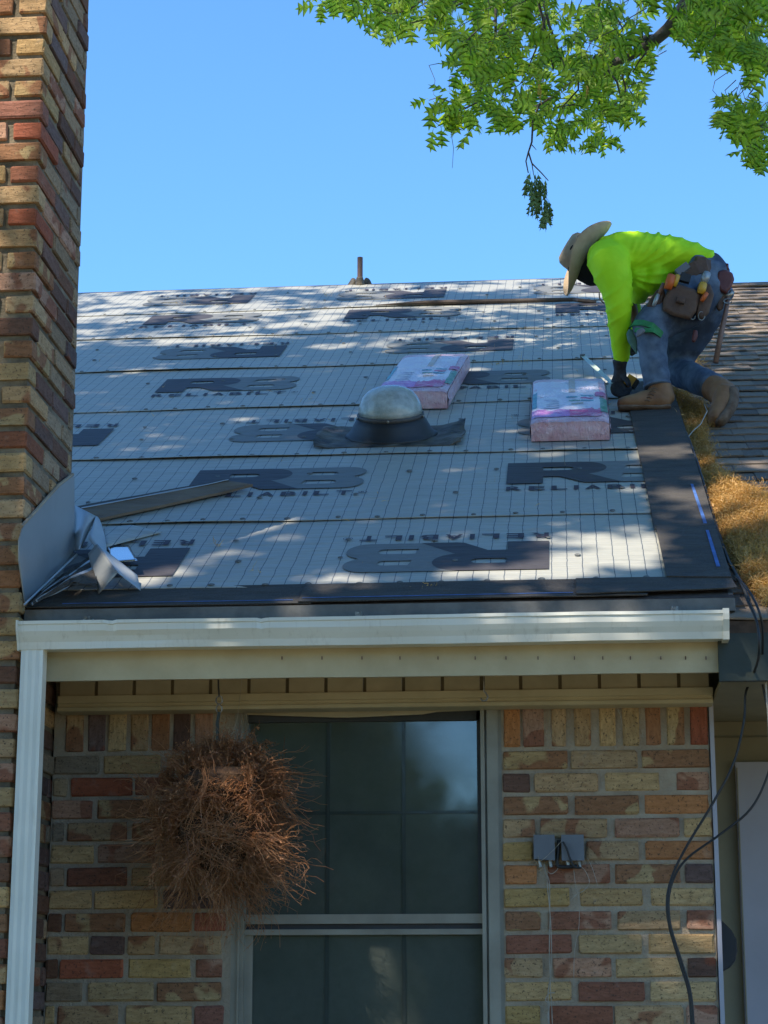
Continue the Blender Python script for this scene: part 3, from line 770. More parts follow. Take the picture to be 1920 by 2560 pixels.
mx = t.n('ShaderNodeMixShader'); t.l(t.ramp(t.math('ADD', n1, t.math('MULTIPLY', n2, .3)), (.3, .62), (.8, .15)), mx.inputs[0]); t.l(t.p.outputs[0], mx.inputs[1]); t.l(tr.outputs[0], mx.inputs[2]); t.l(mx.outputs[0], t.o.inputs[0])
MB().lathe([(.138, .100), (.137, .122), (.130, .150), (.117, .175), (.097, .196), (.070, .211), (.039, .219), (.004, .221)], 44).build('dome', t.m, sky_t, SM, True)
MB().lathe([(.125, .095), (.120, .132), (.10, .136), (.003, .137)], 32).build('inner_tube', worn('reflective_tube', (.62, .62, .46), (.72, .72, .56), 12, .3, .002, 30, .3), sky_t, SM, True)
fl = MB(); nx, ny = 46, 16
for j in range(ny+1):
    for i in range(nx+1):
        x = -.315+.63*i/nx; s = -.235+.42*j/ny
        e = max(0, abs(x)-.19)/.12; nz_ = noise.noise(Vector((x*14, s*14, 1)))
        z = .008+.0035*nz_+(.018+.022*noise.noise(Vector((x*18, s*9, 4))))*e**1.2*(1.0 if x > 0 else .7)
        if j == 0: z = max(.004, z*.7)
        s += .012*noise.noise(Vector((x*9, 3, 0)))*(1 if j in (0, ny) else 0); xx = x+.014*noise.noise(Vector((s*13, 7, x)))*(e > .7)
        fl.v.append((xx, s, max(z, .007)))
for j in range(ny):
    for i in range(nx): q = j*(nx+1)+i; fl.f.append((q, q+1, q+nx+2, q+nx+1))
fo = fl.build('lead_flashing', M['lead'], sky_t, SM)
md = fo.modifiers.new('thickness', 'SOLIDIFY'); md.thickness = .004; md.offset = -1

# ---- plumbing vent near the ridge
vx, vs_ = xs(900, 712)
vent = thing('vent_pipe', roof(vx, vs_), 'thin rusty vent pipe with curled lead boot standing near the ridge', 'vent pipe')
VP_ = roof(vx, vs_-.0)
pt = at_y(900, 644, VP_.y)
MB().tube([(vx, VP_.y, VP_.z-.03), (vx, VP_.y, pt.z)], .0185, 14).build('pipe', M['rust_pipe'], vent, smooth=False)
MB().lathe([(.034, .0), (.027, .03), (.021, .05), (.019, .052)], 12).build('boot', M['lead'], vent, ROOFM @ Matrix.Translation((vx, vs_, 0)))
for sgn in (-1, 1):
    b = MB(); rows = []
    for j in range(7):
        u = j/6; row = []
        for i in range(6):
            v_ = i/5
            x = sgn*(.022+.065*u*(1 if sgn < 0 else .75)); z = .006+.062*v_*(sin(u*pi*.9)*.75+.25)*(1-.25*u)+.01*noise.noise(Vector((u*3, v_*3, sgn)))
            row.append((vx+x, VP_.y+.02-.03*v_*cos(u*3), VP_.z-.004+z))
        rows.append(row)
    for r in rows: b.v += r
    for j in range(6):
        for i in range(5): q = j*6+i; b.f.append((q, q+1, q+7, q+6))
    o = b.build('lead_flap', M['lead'], vent); md = o.modifiers.new('thickness', 'SOLIDIFY'); md.thickness = .003

# ---- shingle bundles in pink wrappers
t = NT('pink_wrapper'); v = t.mapp(); cr = t.noise(v, 16, 6, .7, .5); cr2 = t.noise(t.mapp((3, 1, 1)), 22, 4, .6, 1.5)
t.col(t.mix(t.ramp(cr, (.35, 0), (.65, 1)), (.66, .36, .42), (.80, .60, .64))); t.set(Roughness=.28)
t.bump(t.math('ADD', cr, cr2), .012, .9); M['wrap'] = t.m
def film(name, c, c2):
    t = NT(name); v = t.mapp(); cr = t.noise(v, 16, 6, .7, .5); cr2 = t.noise(t.mapp((3, 1, 1)), 22, 4, .6, 1.5)
    t.col(t.mix(t.ramp(t.noise(v, 14, 5, .7), (.45, 0), (.6, 1)), c, c2)); t.set(Roughness=.3); t.bump(t.math('ADD', cr, cr2), .012, .9); return t.m
F_ = {'white': film('film_lavender', (.78, .70, .78), (.85, .80, .82)), 'magenta': film('film_magenta', (.55, .16, .50), (.68, .38, .66)), 'crimson': film('film_crimson', (.60, .02, .18), (.66, .30, .42)),
      'teal': film('film_teal', (.03, .25, .33), (.10, .40, .46)), 'green': film('film_green', (.04, .24, .14), (.25, .40, .30)), 'grey': film('film_grey_print', (.30, .30, .42), (.6, .56, .66)), 'tan': film('film_tan', (.50, .38, .26), (.6, .5, .42))}
def bundle(cx, cs, rot, label, flip=1):
    o = thing('shingle_bundle', roof(cx, cs), label, 'shingle bundle', 'pink wrapped shingle bundles on the roof')
    B = ROOFM @ Matrix.Translation((cx, cs, .008)) @ Matrix.Rotation(rot, 4, 'Z')
    hw, hl, H = .163, .49, .088
    nx, ny = 26, 50; b = MB()
    def top(x, y):
        ex = 1-abs(x)/hw; ey = 1-abs(y)/hl
        return H-.010*math.exp(-ex*14)-.008*math.exp(-ey*30)+.0035*noise.noise(Vector((x*16, y*10, cx)))+.002*noise.noise(Vector((x*50, y*26, cx)))
    N = (nx+1)*(ny+1)
    for lvl in range(2):
        for j in range(ny+1):
            for i in range(nx+1):
                x = -hw+2*hw*i/nx; y = -hl+2*hl*j/ny
                if lvl == 0: b.v.append((x, y, top(x, y)))
                else: b.v.append((x, y, 0))
    for j in range(ny):
        for i in range(nx): q = j*(nx+1)+i; b.f.append((q, q+1, q+nx+2, q+nx+1))
    # sides in three bands, edges slightly uneven like stacked shingles
    def side(pts, nrm):
        lv = (0, .2, .4, .6, .8, 1); base = len(b.v); n = len(pts)
        for l in lv:
            for (x, y) in pts:
                zt_ = top(x, y); o_ = (.004*noise.noise(Vector((x*20, y*20, l*9)))+.004*sin(l*pi)+.0025*((int(l*5) % 2)))
                b.v.append((x+nrm[0]*o_, y+nrm[1]*o_, zt_*l))
        for a in range(len(lv)-1):
            for i in range(n-1): q = base+a*n+i; b.f.append((q, q+1, q+n+1, q+n))
    X = [-hw+2*hw*i/nx for i in range(nx+1)]; Yl = [-hl+2*hl*i/ny for i in range(ny+1)]
    side([(x, -hl) for x in X], (0, -1)); side([(hw, y) for y in Yl], (1, 0)); side([(x, hl) for x in reversed(X)], (0, 1)); side([(-hw, y) for y in reversed(Yl)], (-1, 0))
    b.f.append((N, N+nx, N+nx+ny*(nx+1), N+ny*(nx+1)))
    b.build('wrapped_stack', M['wrap'], o, B, True)
    def patch(name, m, x0, x1, y0, y1, rag=.0, h=.0016):
        q = MB(); n1, n2 = 14, 10
        for j in range(n2+1):
            for i in range(n1+1):
                x = x0+(x1-x0)*i/n1; y = y0+(y1-y0)*j/n2
                if j == n2: y += rag*(noise.noise(Vector((x*60, cx*9, 1)))*1.5)
                if i in (0, n1): x += rag*.3*noise.noise(Vector((y*50, 4, 1)))
                x = max(-hw+.001, min(hw-.001, x)); q.v.append((x, y, top(x, y)+h))
        for j in range(n2):
            for i in range(n1): k = j*(n1+1)+i; q.f.append((k, k+1, k+n1+2, k+n1+1))
        return q.build(name, m, o, B, True)
    patch('printed_film', F_['white'], -hw+.004, hw-.03, -hl+.19, hl-.10)
    patch('colour_band', F_['magenta'], -hw+.002, .03, -hl+.06, -hl+.21, .02, .0024)
    patch('colour_band', F_['crimson'], .0, hw-.03, -hl+.06, -hl+.22, .05, .003)
    patch('colour_band', F_['teal'], -hw+.001, -hw+.02, -hl+.26, -hl+.62, .02, .0024)
    patch('colour_band', F_['green'], hw-.032, hw-.001, -hl+.16, -hl+.46, .02, .0024)
    patch('colour_band', F_['crimson'], hw-.05, hw-.004, -hl+.5, -hl+.60, .02, .003)
    patch('colour_band', F_['tan'], .0, .028, -hl+.60, hl-.004, .01, .003)
    for k, (a, c) in enumerate(((.48, 'teal'), (.40, 'green'), (.33, 'tan'))): patch('printed_emblem', F_[c], -.012+.01*k, .035+.012*k, -hl+a, -hl+a+.03, .02, .0032)
    for k in range(5): patch('printed_text_line', F_['grey'], -.11+.01*(k % 2), -.045, -hl+.25+.045*k, -hl+.262+.045*k, .004, .0026)
    for k in range(3): patch('printed_text_line', F_['crimson' if k == 1 else 'teal'], .05, .105, -hl+.40+.055*k, -hl+.425+.055*k, .012, .0028)
    return o
bundle(.030, 2.58, radians(0), 'pink wrapped shingle bundle lying beside the worker\'s boot')
q1 = xs(1045, 1036); 
bundle(-.655, 3.36, radians(-3.5), 'pink wrapped shingle bundle partly hidden behind the domed skylight')

# ---- loose shingle strips near the chimney
def on_r(px, py, h=.02): x, s = xs(px, py, h); return (x, s)
lo_ = thing('loose_starter_shingle', roof(-1.4, 1.1), 'long brown starter shingle lying diagonally on the underlayment by the chimney', 'shingle')
A, B_2, C_, D_ = on_r(186, 1262), on_r(560, 1196), on_r(632, 1214), on_r(236, 1300)
def lerp(a, b, t_): return (a[0]+(b[0]-a[0])*t_, a[1]+(b[1]-a[1])*t_)
def strip3(name, m, p, q, r_, s_, h0, h1, th, parent):
    """p,q lower edge; r,s upper edge"""
    b = MB(); n = 30
    for k, (aa, bb, hh) in enumerate(((p, q, h0), (s_, r_, h1))):
        for i in range(n+1):
            x, s = lerp(aa, bb, i/n); b.v.append((x, s, hh+.003*noise.noise(Vector((x*5, k, 3)))+.004*math.exp(-((i/n-1)/.1)**2)))
    N = len(b.v); b.v += [(x, s, z-th) for x, s, z in b.v[:N]]
    for i in range(n): b.f += [(i, i+1, n+2+i, n+1+i), (N+i, N+n+1+i, N+n+2+i, N+i+1), (i, N+i, N+i+1, i+1), (n+1+i, n+2+i, N+n+2+i, N+n+1+i)]
    b.f += [(0, n+1, N+n+1, N), (n, N+n, N+2*n+1, 2*n+1)]
    return b.build(name, m, parent, ROOFM)
mid0, mid1 = on_r(205, 1279), on_r(572, 1210)
strip3('lower_band', M['shingle_brown'], D_, C_, mid1, mid0, .022, .030, .010, lo_)
strip3('upper_band', M['felt'], mid0, mid1, B_2, A, .032, .014, .010, lo_)
strip3('sealant_line', M['steel'], lerp(mid0, A, -.02), lerp(mid1, B_2, -.02), lerp(mid1, B_2, .06), lerp(mid0, A, .06), .0345, .0345, .002, lo_)

# ---- chimney flashing sheet
FX = CX+.012
fp = [(186, 1188), (187, 1370), (177, 1393), (122, 1448), (64, 1511), (48, 1400), (48, 1352), (58, 1318), (84, 1290), (150, 1216)]
cf = thing('chimney_flashing', at_x(120, 1400, FX), 'pale grey sheet metal flashing bent up against the chimney side', 'flashing')
front = [at_x(px, py, FX) for px, py in fp]
b = MB(); n = len(front)
b.v += [tuple(p) for p in front]+[(p.x-.004, p.y, p.z) for p in front]
b.f.append(tuple(range(n))); b.f.append(tuple(range(2*n-1, n-1, -1)))
for i in range(n): b.f.append((i, n+i, n+(i+1) % n, (i+1) % n))
b.build('sheet', M['steel'], cf)
e = [at_x(px, py, FX+.002) for px, py in ((186, 1186), (150, 1214), (84, 1288), (58, 1316))]
MB().tube([(p.x-.006, p.y, p.z) for p in e], .006, 6).build('mortar_bead', M['mortar'], cf)
# rolled back edge and curled flap
fl = MB()
def sheet(b, rows):
    n = len(rows[0]); base = len(b.v)
    for r in rows: b.v += [tuple(p) for p in r]
    for j in range(len(rows)-1):
        for i in range(n-1): q = base+j*n+i; b.f.append((q, q+1, q+n+1, q+n))
    return b
def spx(px, py, h): return on_roof(px, py, h)
rows = []
for u in np.linspace(0, 1, 9):
    # curls from the upright sheet outward to the right
    px0 = 186+u*54; py0 = 1262+u*28; px1 = 186+u*20+3*sin(u*3); py1 = 1378-u*12
    rows.append([on_roof(px0+(px1-px0)*k/6, py0+(py1-py0)*k/6, .10-.065*(k/6)+.02*sin(u*pi)) for k in range(7)])
o = sheet(MB(), rows).build('curled_flap', M['steel'], cf, smooth=True); o.modifiers.new('t', 'SOLIDIFY').thickness = .002
rows = []
for u in np.linspace(0, 1, 8):
    px0 = 240+u*26; py0 = 1290+70*u*u; px1 = 222+u*46; py1 = 1345+u*62
    rows.append([on_roof(px0+(px1-px0)*k/5, py0+(py1-py0)*k/5, .10-.05*u-.02*(k/5)) for k in range(6)])
o = sheet(MB(), rows).build('curled_flap', M['steel'], cf, smooth=True); o.modifiers.new('t', 'SOLIDIFY').thickness = .002
# crumpled paper and metal layers between flashing and roof
cw = thing('crumpled_roof_felt', roof(-1.65, .3), 'crumpled dark felt and folded scraps bunched under the chimney flashing', 'felt scraps')
for L_ in range(7):
    rows = []
    offs = L_*7
    for u in np.linspace(0, 1, 14):
        px = 72+(232-72)*u+offs*.5*(1-u); py = 1508-(1508-1382)*u**.9-offs*.2+8*L_*u
        pw = 5+22*u*(1-.3*sin(L_*2.+u*5))
        rows.append([on_roof(px+pw*k/4*.4, py+pw*k/4+2*sin(u*9+L_), .012+.010*L_*(1-u*.3)+.022*sin(u*pi)*(1-k/4)+.006*noise.noise(Vector((u*7, k, L_)))) for k in range(5)])
    o = sheet(MB(), rows).build('felt_fold', M['steel' if L_ in (2, 5) else 'felt'], cw); o.modifiers.new('t', 'SOLIDIFY').thickness = .0025
# torn underlay flap with dark edge
rows = []
for u in np.linspace(0, 1, 12):
    px0, py0 = 262+(330-262)*u, 1318+(1312-1318)*u; px1, py1 = 262+(405-262)*u, 1368+(1330-1368)*u
    rows.append([on_roof(px0+(px1-px0)*k/6, py0+(py1-py0)*k/6, .012+.020*(k/6)*(1-u)+.012*sin(u*3+k*.5)*(k/6)) for k in range(7)])
o = sheet(MB(), rows).build('torn_flap', M['underlay'], cw, smooth=True); o.modifiers.new('t', 'SOLIDIFY').thickness = .002
MB().tube([on_roof(60+i*11, 1512-i*10.5, .03+.01*sin(i)) for i in range(13)], .004, 5).build('folded_edge', M['steel'], cw)

# ---- bent metal pieces
def z5(x, y): return (x*.3858, 1100+y*.3858)
tm = thing('bent_flashing_piece', roof(-1.45, .25), 'tent shaped grey metal flashing piece standing on the underlayment', 'flashing')
def rp(c, h): px, py = z5(*c); return on_roof(px, py, h)
A1, B1, C1, D1 = rp((572, 738), .085), rp((628, 675), .11), rp((762, 862), .075), rp((640, 1000), .006)
E1, F1 = rp((910, 978), .006), rp((890, 878), .03)
def quad_sheet(name, m, pts, parent, n=8, bow=.004):
    a, b_, c, d = pts; rows = []
    nr_ = (b_-a).cross(d-a).normalized()
    for j in range(n+1):
        v = j/n; rows.append([(a*(1-i/n)+b_*(i/n))*(1-v)+(d*(1-i/n)+c*(i/n))*v+nr_*bow*sin(pi*i/n)*sin(pi*v) for i in range(n+1)])
    o = sheet(MB(), rows).build(name, m, parent, smooth=True); md = o.modifiers.new('t', 'SOLIDIFY'); md.thickness = .0015; return o
quad_sheet('left_flange', M['steel'], (A1, B1, C1, D1), tm, bow=.0)
quad_sheet('right_flange', M['steel'], (B1+Vector((.001, 0, 0)), F1, E1, C1), tm, bow=.006)
bp = thing('flat_metal_offcut', roof(-1.38, .55), 'small flat metal offcut reflecting bright blue sky beside the bent flashing', 'metal scrap')
quad_sheet('plate', M['steel_bright'], (rp((735, 794), .055), rp((890, 779), .058), rp((835, 682), .018), rp((695, 683), .018)), bp, bow=0)

# ---- dark strip along the top seam
pts = []
for i in range(40):
    u = i/39; px = 940+(1490-940)*u; py = 762-(762-752)*u+(3*u*u)*(u > .9)
    x, s = xs(px, py, .012); pts.append(roof(x, s, .010+.012*min(1, (u*4))*(1 if u < .93 else (1-u)/.07)))
hz = MB().tube(pts, [.003+.010*min(1, i/8) for i in range(40)], 7).build('dark_hose', M['wood_dark']); tag(hz, 'dark brown hose lying along the upper underlayment seam', 'hose')

# ================================================================== DEBRIS
def fibres(name, m, pts, L, r, label=None, cat=None, kind='stuff', flat=True, curl=1.0, seg=4, gdir=None, parent=None):
    n = len(pts); P = np.array(pts, np.float32)
    d = rng.normal(size=(n, 3)); 
    if gdir is not None: d = d*.8+np.array(gdir)
    d /= np.linalg.norm(d, axis=1)[:, None]
    V = np.zeros((n, (seg+1)*2, 3), np.float32); cur = P.copy(); ln = L*rng.uniform(.5, 1.3, n)/seg
    side = np.cross(d, rng.normal(size=(n, 3))); side /= np.linalg.norm(side, axis=1)[:, None]+1e-9
    for k in range(seg+1):
        wd = r*(1-.6*k/seg)
        V[:, 2*k] = cur-side*wd; V[:, 2*k+1] = cur+side*wd
        d = d+rng.normal(size=(n, 3))*.35*curl; d /= np.linalg.norm(d, axis=1)[:, None]
        cur = cur+d*ln[:, None]
    F = []
    for k in range(seg): F += [(2*k, 2*k+1, 2*k+3), (2*k, 2*k+3, 2*k+2)]
    F = (np.arange(n)[:, None, None]*(seg+1)*2+np.array(F)[None]).reshape(-1, 3)
    o = put(name, tri_mesh(name, V.reshape(-1, 3), F, m), parent); 
    return tag(o, label, cat, kind=kind)
def in_poly(x, y, poly):
    c = False; j = len(poly)-1
    for i in range(len(poly)):
        xi, yi = poly[i]; xj, yj = poly[j]
        if (yi > y) != (yj > y) and x < (xj-xi)*(y-yi)/(yj-yi)+xi: c = not c
        j = i
    return c
deb_poly = [(1672, 975), (1705, 972), (1765, 1010), (1768, 1090), (1790, 1165), (1850, 1205), (1925, 1235), (1925, 1510), (1880, 1470), (1835, 1400), (1800, 1340), (1765, 1215), (1728, 1100), (1700, 1030)]
pts = []; xsP = []
cx_, cy_ = 1840, 1320
def pile_h(px, py):
    d = min([abs((py-y)) + abs(px-x) for x, y in deb_poly]); e = min(1, max(0, (px-(1690+(py-1000)*.31))/60))
    up = 1 if py > 1180 else .45
    return e*up*(.05+.035*noise.noise(Vector((px*.012, py*.014, 2)))+.02*noise.noise(Vector((px*.04, py*.05, 7))))
while len(pts) < 15000:
    px, py = random.uniform(1665, 1935), random.uniform(965, 1515)
    if random.random() > ((py+20)/1500)**2 + .15: pass
    if not in_poly(px, py, deb_poly):
        if random.random() > .05 or not in_poly(px-14, py+16, deb_poly): continue
        px += random.uniform(0, 12)
    h = WO+.008+pile_h(px, py)*random.random()**.35
    pts.append(tuple(on_roof(px, py, h)))
fibres('dry_catkin_litter', M['straw'], pts, .055, .0012, 'golden brown heap of dry oak catkins piled along the roof valley', 'leaf litter', curl=2.6, seg=7)
# mound beneath the litter
b = MB(); n = 60; idx = {}
for j in range(n+1):
    for i in range(n+1):
        px, py = 1660+280*i/n, 965+560*j/n
        ins = in_poly(px, py, deb_poly)
        h = WO-.004+(pile_h(px, py)*.72 if ins else -.02)
        b.v.append(tuple(on_roof(px, py, h)))
for j in range(n):
    for i in range(n):
        q = j*(n+1)+i; b.f.append((q, q+n+1, q+n+2, q+1))
tag(b.build('litter_base', worn('packed_litter', (.12, .07, .022), (.34, .20, .07), 22, 1, .03, 50), smooth=True), 'packed underside of the dry catkin litter beside the roof edge', 'leaf litter', kind='stuff')
pts = [tuple(on_roof(random.gauss(1728, 16), random.gauss(905, 7), WO+.02+random.random()*.03)) for _ in range(260)]
fibres('dry_grass_clump', M['straw'], pts, .06, .0011, 'small bright tuft of dry catkins behind the kneeling worker', 'leaf litter', curl=1.0)
# scattered catkins on the underlayment
pts = [];
for cxp, cyp, k in ((1310, 900, 14), (1240, 905, 10), (560, 762, 16), (460, 758, 12), (1440, 838, 6), (1376, 843, 5), (825, 735, 14), (770, 765, 10), (545, 1360, 10), (1065, 1463, 12), (640, 1425, 6), (955, 880, 6), (770, 1000, 4), (1700, 1035, 6)):
    for _ in range(k): pts.append(tuple(on_roof(cxp+random.gauss(0, 12), cyp+random.gauss(0, 2.5), .009)))
for _ in range(70): pts.append(tuple(roof(random.uniform(-2.6, .3), random.uniform(0, 7.1), .009)))
fibres('scattered_catkins', M['straw'], pts, .035, .0012, 'dry oak catkins scattered over the pale underlayment', 'leaf litter', curl=1.2, gdir=None)

# ---- edge pipe / cable on the rake, wires
def cable(name, pix, y, r, label, cat='cable', m='black_rubber', group=None):
    raw = [at_y(px, py, y if not isinstance(y, list) else y[i]) for i, (px, py) in enumerate(pix)]
    out = []
    for i in range(len(raw)-1):
        p0 = raw[max(i-1, 0)]; p1 = raw[i]; p2 = raw[i+1]; p3 = raw[min(i+2, len(raw)-1)]
        for k in range(6):
            u = k/6; out.append(.5*((2*p1)+(p2-p0)*u+(2*p0-5*p1+4*p2-p3)*u*u+(3*p1-p0-3*p2+p3)*u**3))
    out.append(raw[-1]); o = MB().tube(out, r, 7).build(name, M[m], smooth=True); return tag(o, label, cat, group)
def z3(x, y): return (1200+x*.434, 1640+y*.434)
A_ = [(1868, 1500), (1893, 1560), (1897, 1640)]+[z3(*p) for p in ((1560, 140), (1530, 220), (1520, 380), (1460, 620), (1340, 850), (1200, 1080), (1115, 1250), (1078, 1400), (1092, 1560), (1150, 1760), (1205, 1950), (1222, 2200))]
cable('hanging_cable', A_, [6.16, 6.12, 6.15]+[6.5]*12, .0042, 'black cable bowing left across the right brick pier, inner of two')
B3 = [(1840, 1440), (1880, 1490), (1905, 1560)]+[z3(*p) for p in ((1625, 60), (1628, 160), (1655, 300), (1690, 500), (1659, 680), (1560, 880), (1380, 1030), (1200, 1160), (1122, 1270), (1088, 1400), (1100, 1560), (1162, 1760), (1216, 1950), (1236, 2200))]
cable('hanging_cable', B3, [6.22, 6.14, 6.12]+[6.47]*14, .0038, 'black cable swinging out past the right edge before joining the other')
cable('pale_hanging_wire', [(1910, 1640), (1917, 1745), (1921, 1800), (1924, 1900)], 6.4, .003, 'thin pale wire hanging at the far right beneath the green fascia', 'wire', 'twine')
gp = [on_roof(px, py, h) for px, py, h in ((1672, 1000, -.01), (1700, 1052, .0), (1722, 1100, .0), (1742, 1155, -.01), (1765, 1230, -.03), (1795, 1330, -.03), (1822, 1405, -.02), (1850, 1452, .0), (1872, 1500, .0))]
tag(MB().tube(gp, .0065, 8).build('roof_edge_cable', M['black_rubber'], smooth=True), 'thick black cable lying along the rake edge beside the catkin litter', 'cable')
gp = [on_roof(px, py, h) for px, py, h in ((1760, 1010, .02), (1768, 1028, .03), (1752, 1060, .01), (1732, 1078, .0), (1722, 1090, .0), (1724, 1130, -.01))]
tag(MB().tube(gp, .0022, 6).build('thin_wire', M['twine'], smooth=True), 'thin pale wire curling over the litter below the raised boot', 'wire')

# ---- boxes on the right pier
for k, (x0, x1, lab) in enumerate(((308, 432, 'square grey junction box, left of the pair on the brick pier'), (468, 600, 'square grey junction box, right of the pair on the brick pier'))):
    p0 = at_y(*z3(x0, 1030), YW-.045); p1 = at_y(*z3(x1, 1178), YW-.045)
    o = thing('junction_box', ((p0.x+p1.x)/2, YW, p1.z), lab, 'junction box', 'grey junction boxes on the brick pier')
    MB().box(p0.x+.004, p1.x-.004, YW-.040, YW-.002, p1.z+.003, p0.z-.003).build('case', M['black_plastic'], o)
    MB().add([(p0.x, YW-.046, p1.z+.006*(k == 0)), (p1.x, YW-.046, p1.z), (p1.x, YW-.046, p0.z), (p0.x, YW-.046, p0.z),
              (p0.x, YW-.0405, p1.z+.006*(k == 0)), (p1.x, YW-.0405, p1.z), (p1.x, YW-.0405, p0.z), (p0.x, YW-.0405, p0.z)],
             [(0,1,2,3),(4,7,6,5),(0,4,5,1),(1,5,6,2),(2,6,7,3),(3,7,4,0)]).build('lid', M['grey_box'], o)
    for a in (.25, .75):
        xx = p0.x+(p1.x-p0.x)*a; MB().tube([(xx, YW-.022, p1.z+.004), (xx+.004, YW-.024, p1.z-.02)], .006, 8).build('gland', M['hardware'], o)
def wire(name, pts, y, r, label, m='twine'): return cable(name, [z3(*p) for p in pts], y, r, label, 'wire', m)
wire('box_lead', [(478, 1070), (500, 1110), (520, 1170), (545, 1215), (585, 1220)], YW-.056, .0035, 'short black lead drooping over the right junction box', 'black_rubber')
wire('box_lead', [(455, 1060), (450, 1120), (445, 1200), (470, 1215), (560, 1212)], YW-.03, .006, 'black lead squeezed between the two junction boxes', 'black_rubber')
wire('dangling_twine', [(368, 1195), (375, 1240), (398, 1300), (402, 1450), (400, 1700), (402, 1850), (392, 1960), (400, 2150)], YW-.02, .0018, 'long pale twine hanging below the left junction box')
wire('dangling_twine', [(385, 1250), (390, 1350), (405, 1500), (412, 1700), (405, 1900), (412, 2000), (418, 2150)], YW-.024, .0014, 'second pale twine tangled beside the longest one')
wire('dangling_twine', [(430, 1940), (395, 1945), (378, 1985), (400, 2010), (390, 2080), (405, 2150)], YW-.03, .0016, 'pale knotted twine end low on the brick pier')
wire('dangling_twine', [(540, 1230), (552, 1330), (570, 1400), (570, 1560), (545, 1700), (540, 1900)], YW-.02, .0009, 'hair thin twine hanging below the right junction box')
wire('dangling_twine', [(545, 1190), (600, 1230), (630, 1300), (600, 1350), (560, 1370), (520, 1410)], YW-.022, .0010, 'thin pale twine looping right of the junction boxes')
wire('dangling_twine', [(620, 1165), (650, 1230), (680, 1330)], YW-.02, .0009, 'short thin twine slanting down from the right box corner')
wire('dangling_twine', [(335, 1150), (350, 1180), (420, 1120), (470, 1065)], YW-.05, .0008, 'thin pale thread crossing the left junction box')
wire('dangling_twine', [(380, 1230), (410, 1255), (445, 1230), (455, 1195)], YW-.03, .0012, 'small twine loop under the gap between the boxes')
# unidentified black shape behind the trim, built as a plain rounded box
bl = MB(); out = [(1372, 1500), (1400, 1530), (1450, 1580), (1478, 1632), (1482, 1700), (1470, 1760), (1440, 1795), (1385, 1826), (1360, 1830), (1360, 1500)]
ring0 = [at_y(*z3(*p), 6.98) for p in out]; ring1 = [p+Vector((0, .09, 0)) for p in ring0]; cen = sum(ring0, Vector())/len(ring0)
bl.loft([[cen+(p-cen)*.93+Vector((0, -.012, 0)) for p in ring0], ring0, ring1])
lt = thing('black_cover', (cen.x, 7.0, cen.z), 'black rounded box jutting from behind the pale corner trim', 'plastic cover')
bl.build('housing', M['black_plastic'], lt); MB().box(.46, cen.x, 7.02, 7.05, cen.z-.02, cen.z+.02).build('arm', M['black_plastic'], lt)

# ---- soffit hook (right of window)
p = at_y(1210, 1695, 6.55); hk = [(p.x, 6.55, 2.73), (p.x, 6.55, zs-.028), (p.x+.006, 6.55, zs-.034), (p.x+.012, 6.55, zs-.046), (p.x+.006, 6.55, zs-.058), (p.x-.006, 6.55, zs-.058), (p.x-.011, 6.55, zs-.05)]
tag(MB().tube(hk, .003, 6).build('ceiling_hook', M['hardware'], smooth=True), 'empty steel plant hook screwed into the soffit above the window', 'hook')
cable('loose_thread', [z3(755, 262), z3(790, 300), z3(808, 345), z3(820, 400)], YW-.02, .0009, 'thin pale thread hanging from the frieze over the right soldier bricks', 'thread', 'twine')
cable('loose_thread', [(605, 1690), (600, 1740), (592, 1800), (575, 1850)], YW-.1, .0008, 'thin pale thread hanging just left of the window head', 'thread', 'twine')

# ================================================================== DEAD HANGING PLANT
YP = 6.56
hp = thing('hanging_basket', at_y(548, 2000, YP), 'dried brown plant spilling from a hanging basket left of the window', 'hanging basket')
def hpz(px, py, dy=0): return at_y(px, py, YP+dy)
MB().tube([(hpz(544, 1690).x, YP, 2.726), hpz(546, 1715), hpz(548, 1742)], .003, 6).build('hook_wire', M['black_rubber'], hp)
for k, (py, rot) in enumerate(((1750, 0), (1772, 1))):
    c = hpz(548, py); pts = [(c.x+.0105*cos(a)*(1 if not rot else .9), YP+.0, c.z+.013*sin(a)) for a in np.linspace(0, 2*pi, 13)]
    MB().tube(pts, .0025, 6).build('swivel_link', M['hardware'], hp)
MB().tube([hpz(548, 1780), hpz(543, 1810), hpz(545, 1850), hpz(552, 1880)], .006, 6).build('hanger_strap', M['green_fascia'], hp)
c = hpz(562, 1985)
MB().lathe([(.02, -.06), (.10, -.05), (.13, .0), (.135, .05), (.11, .075), (.03, .08)], 18).build('basket', M['dead_core'], hp, Matrix.Translation(c))
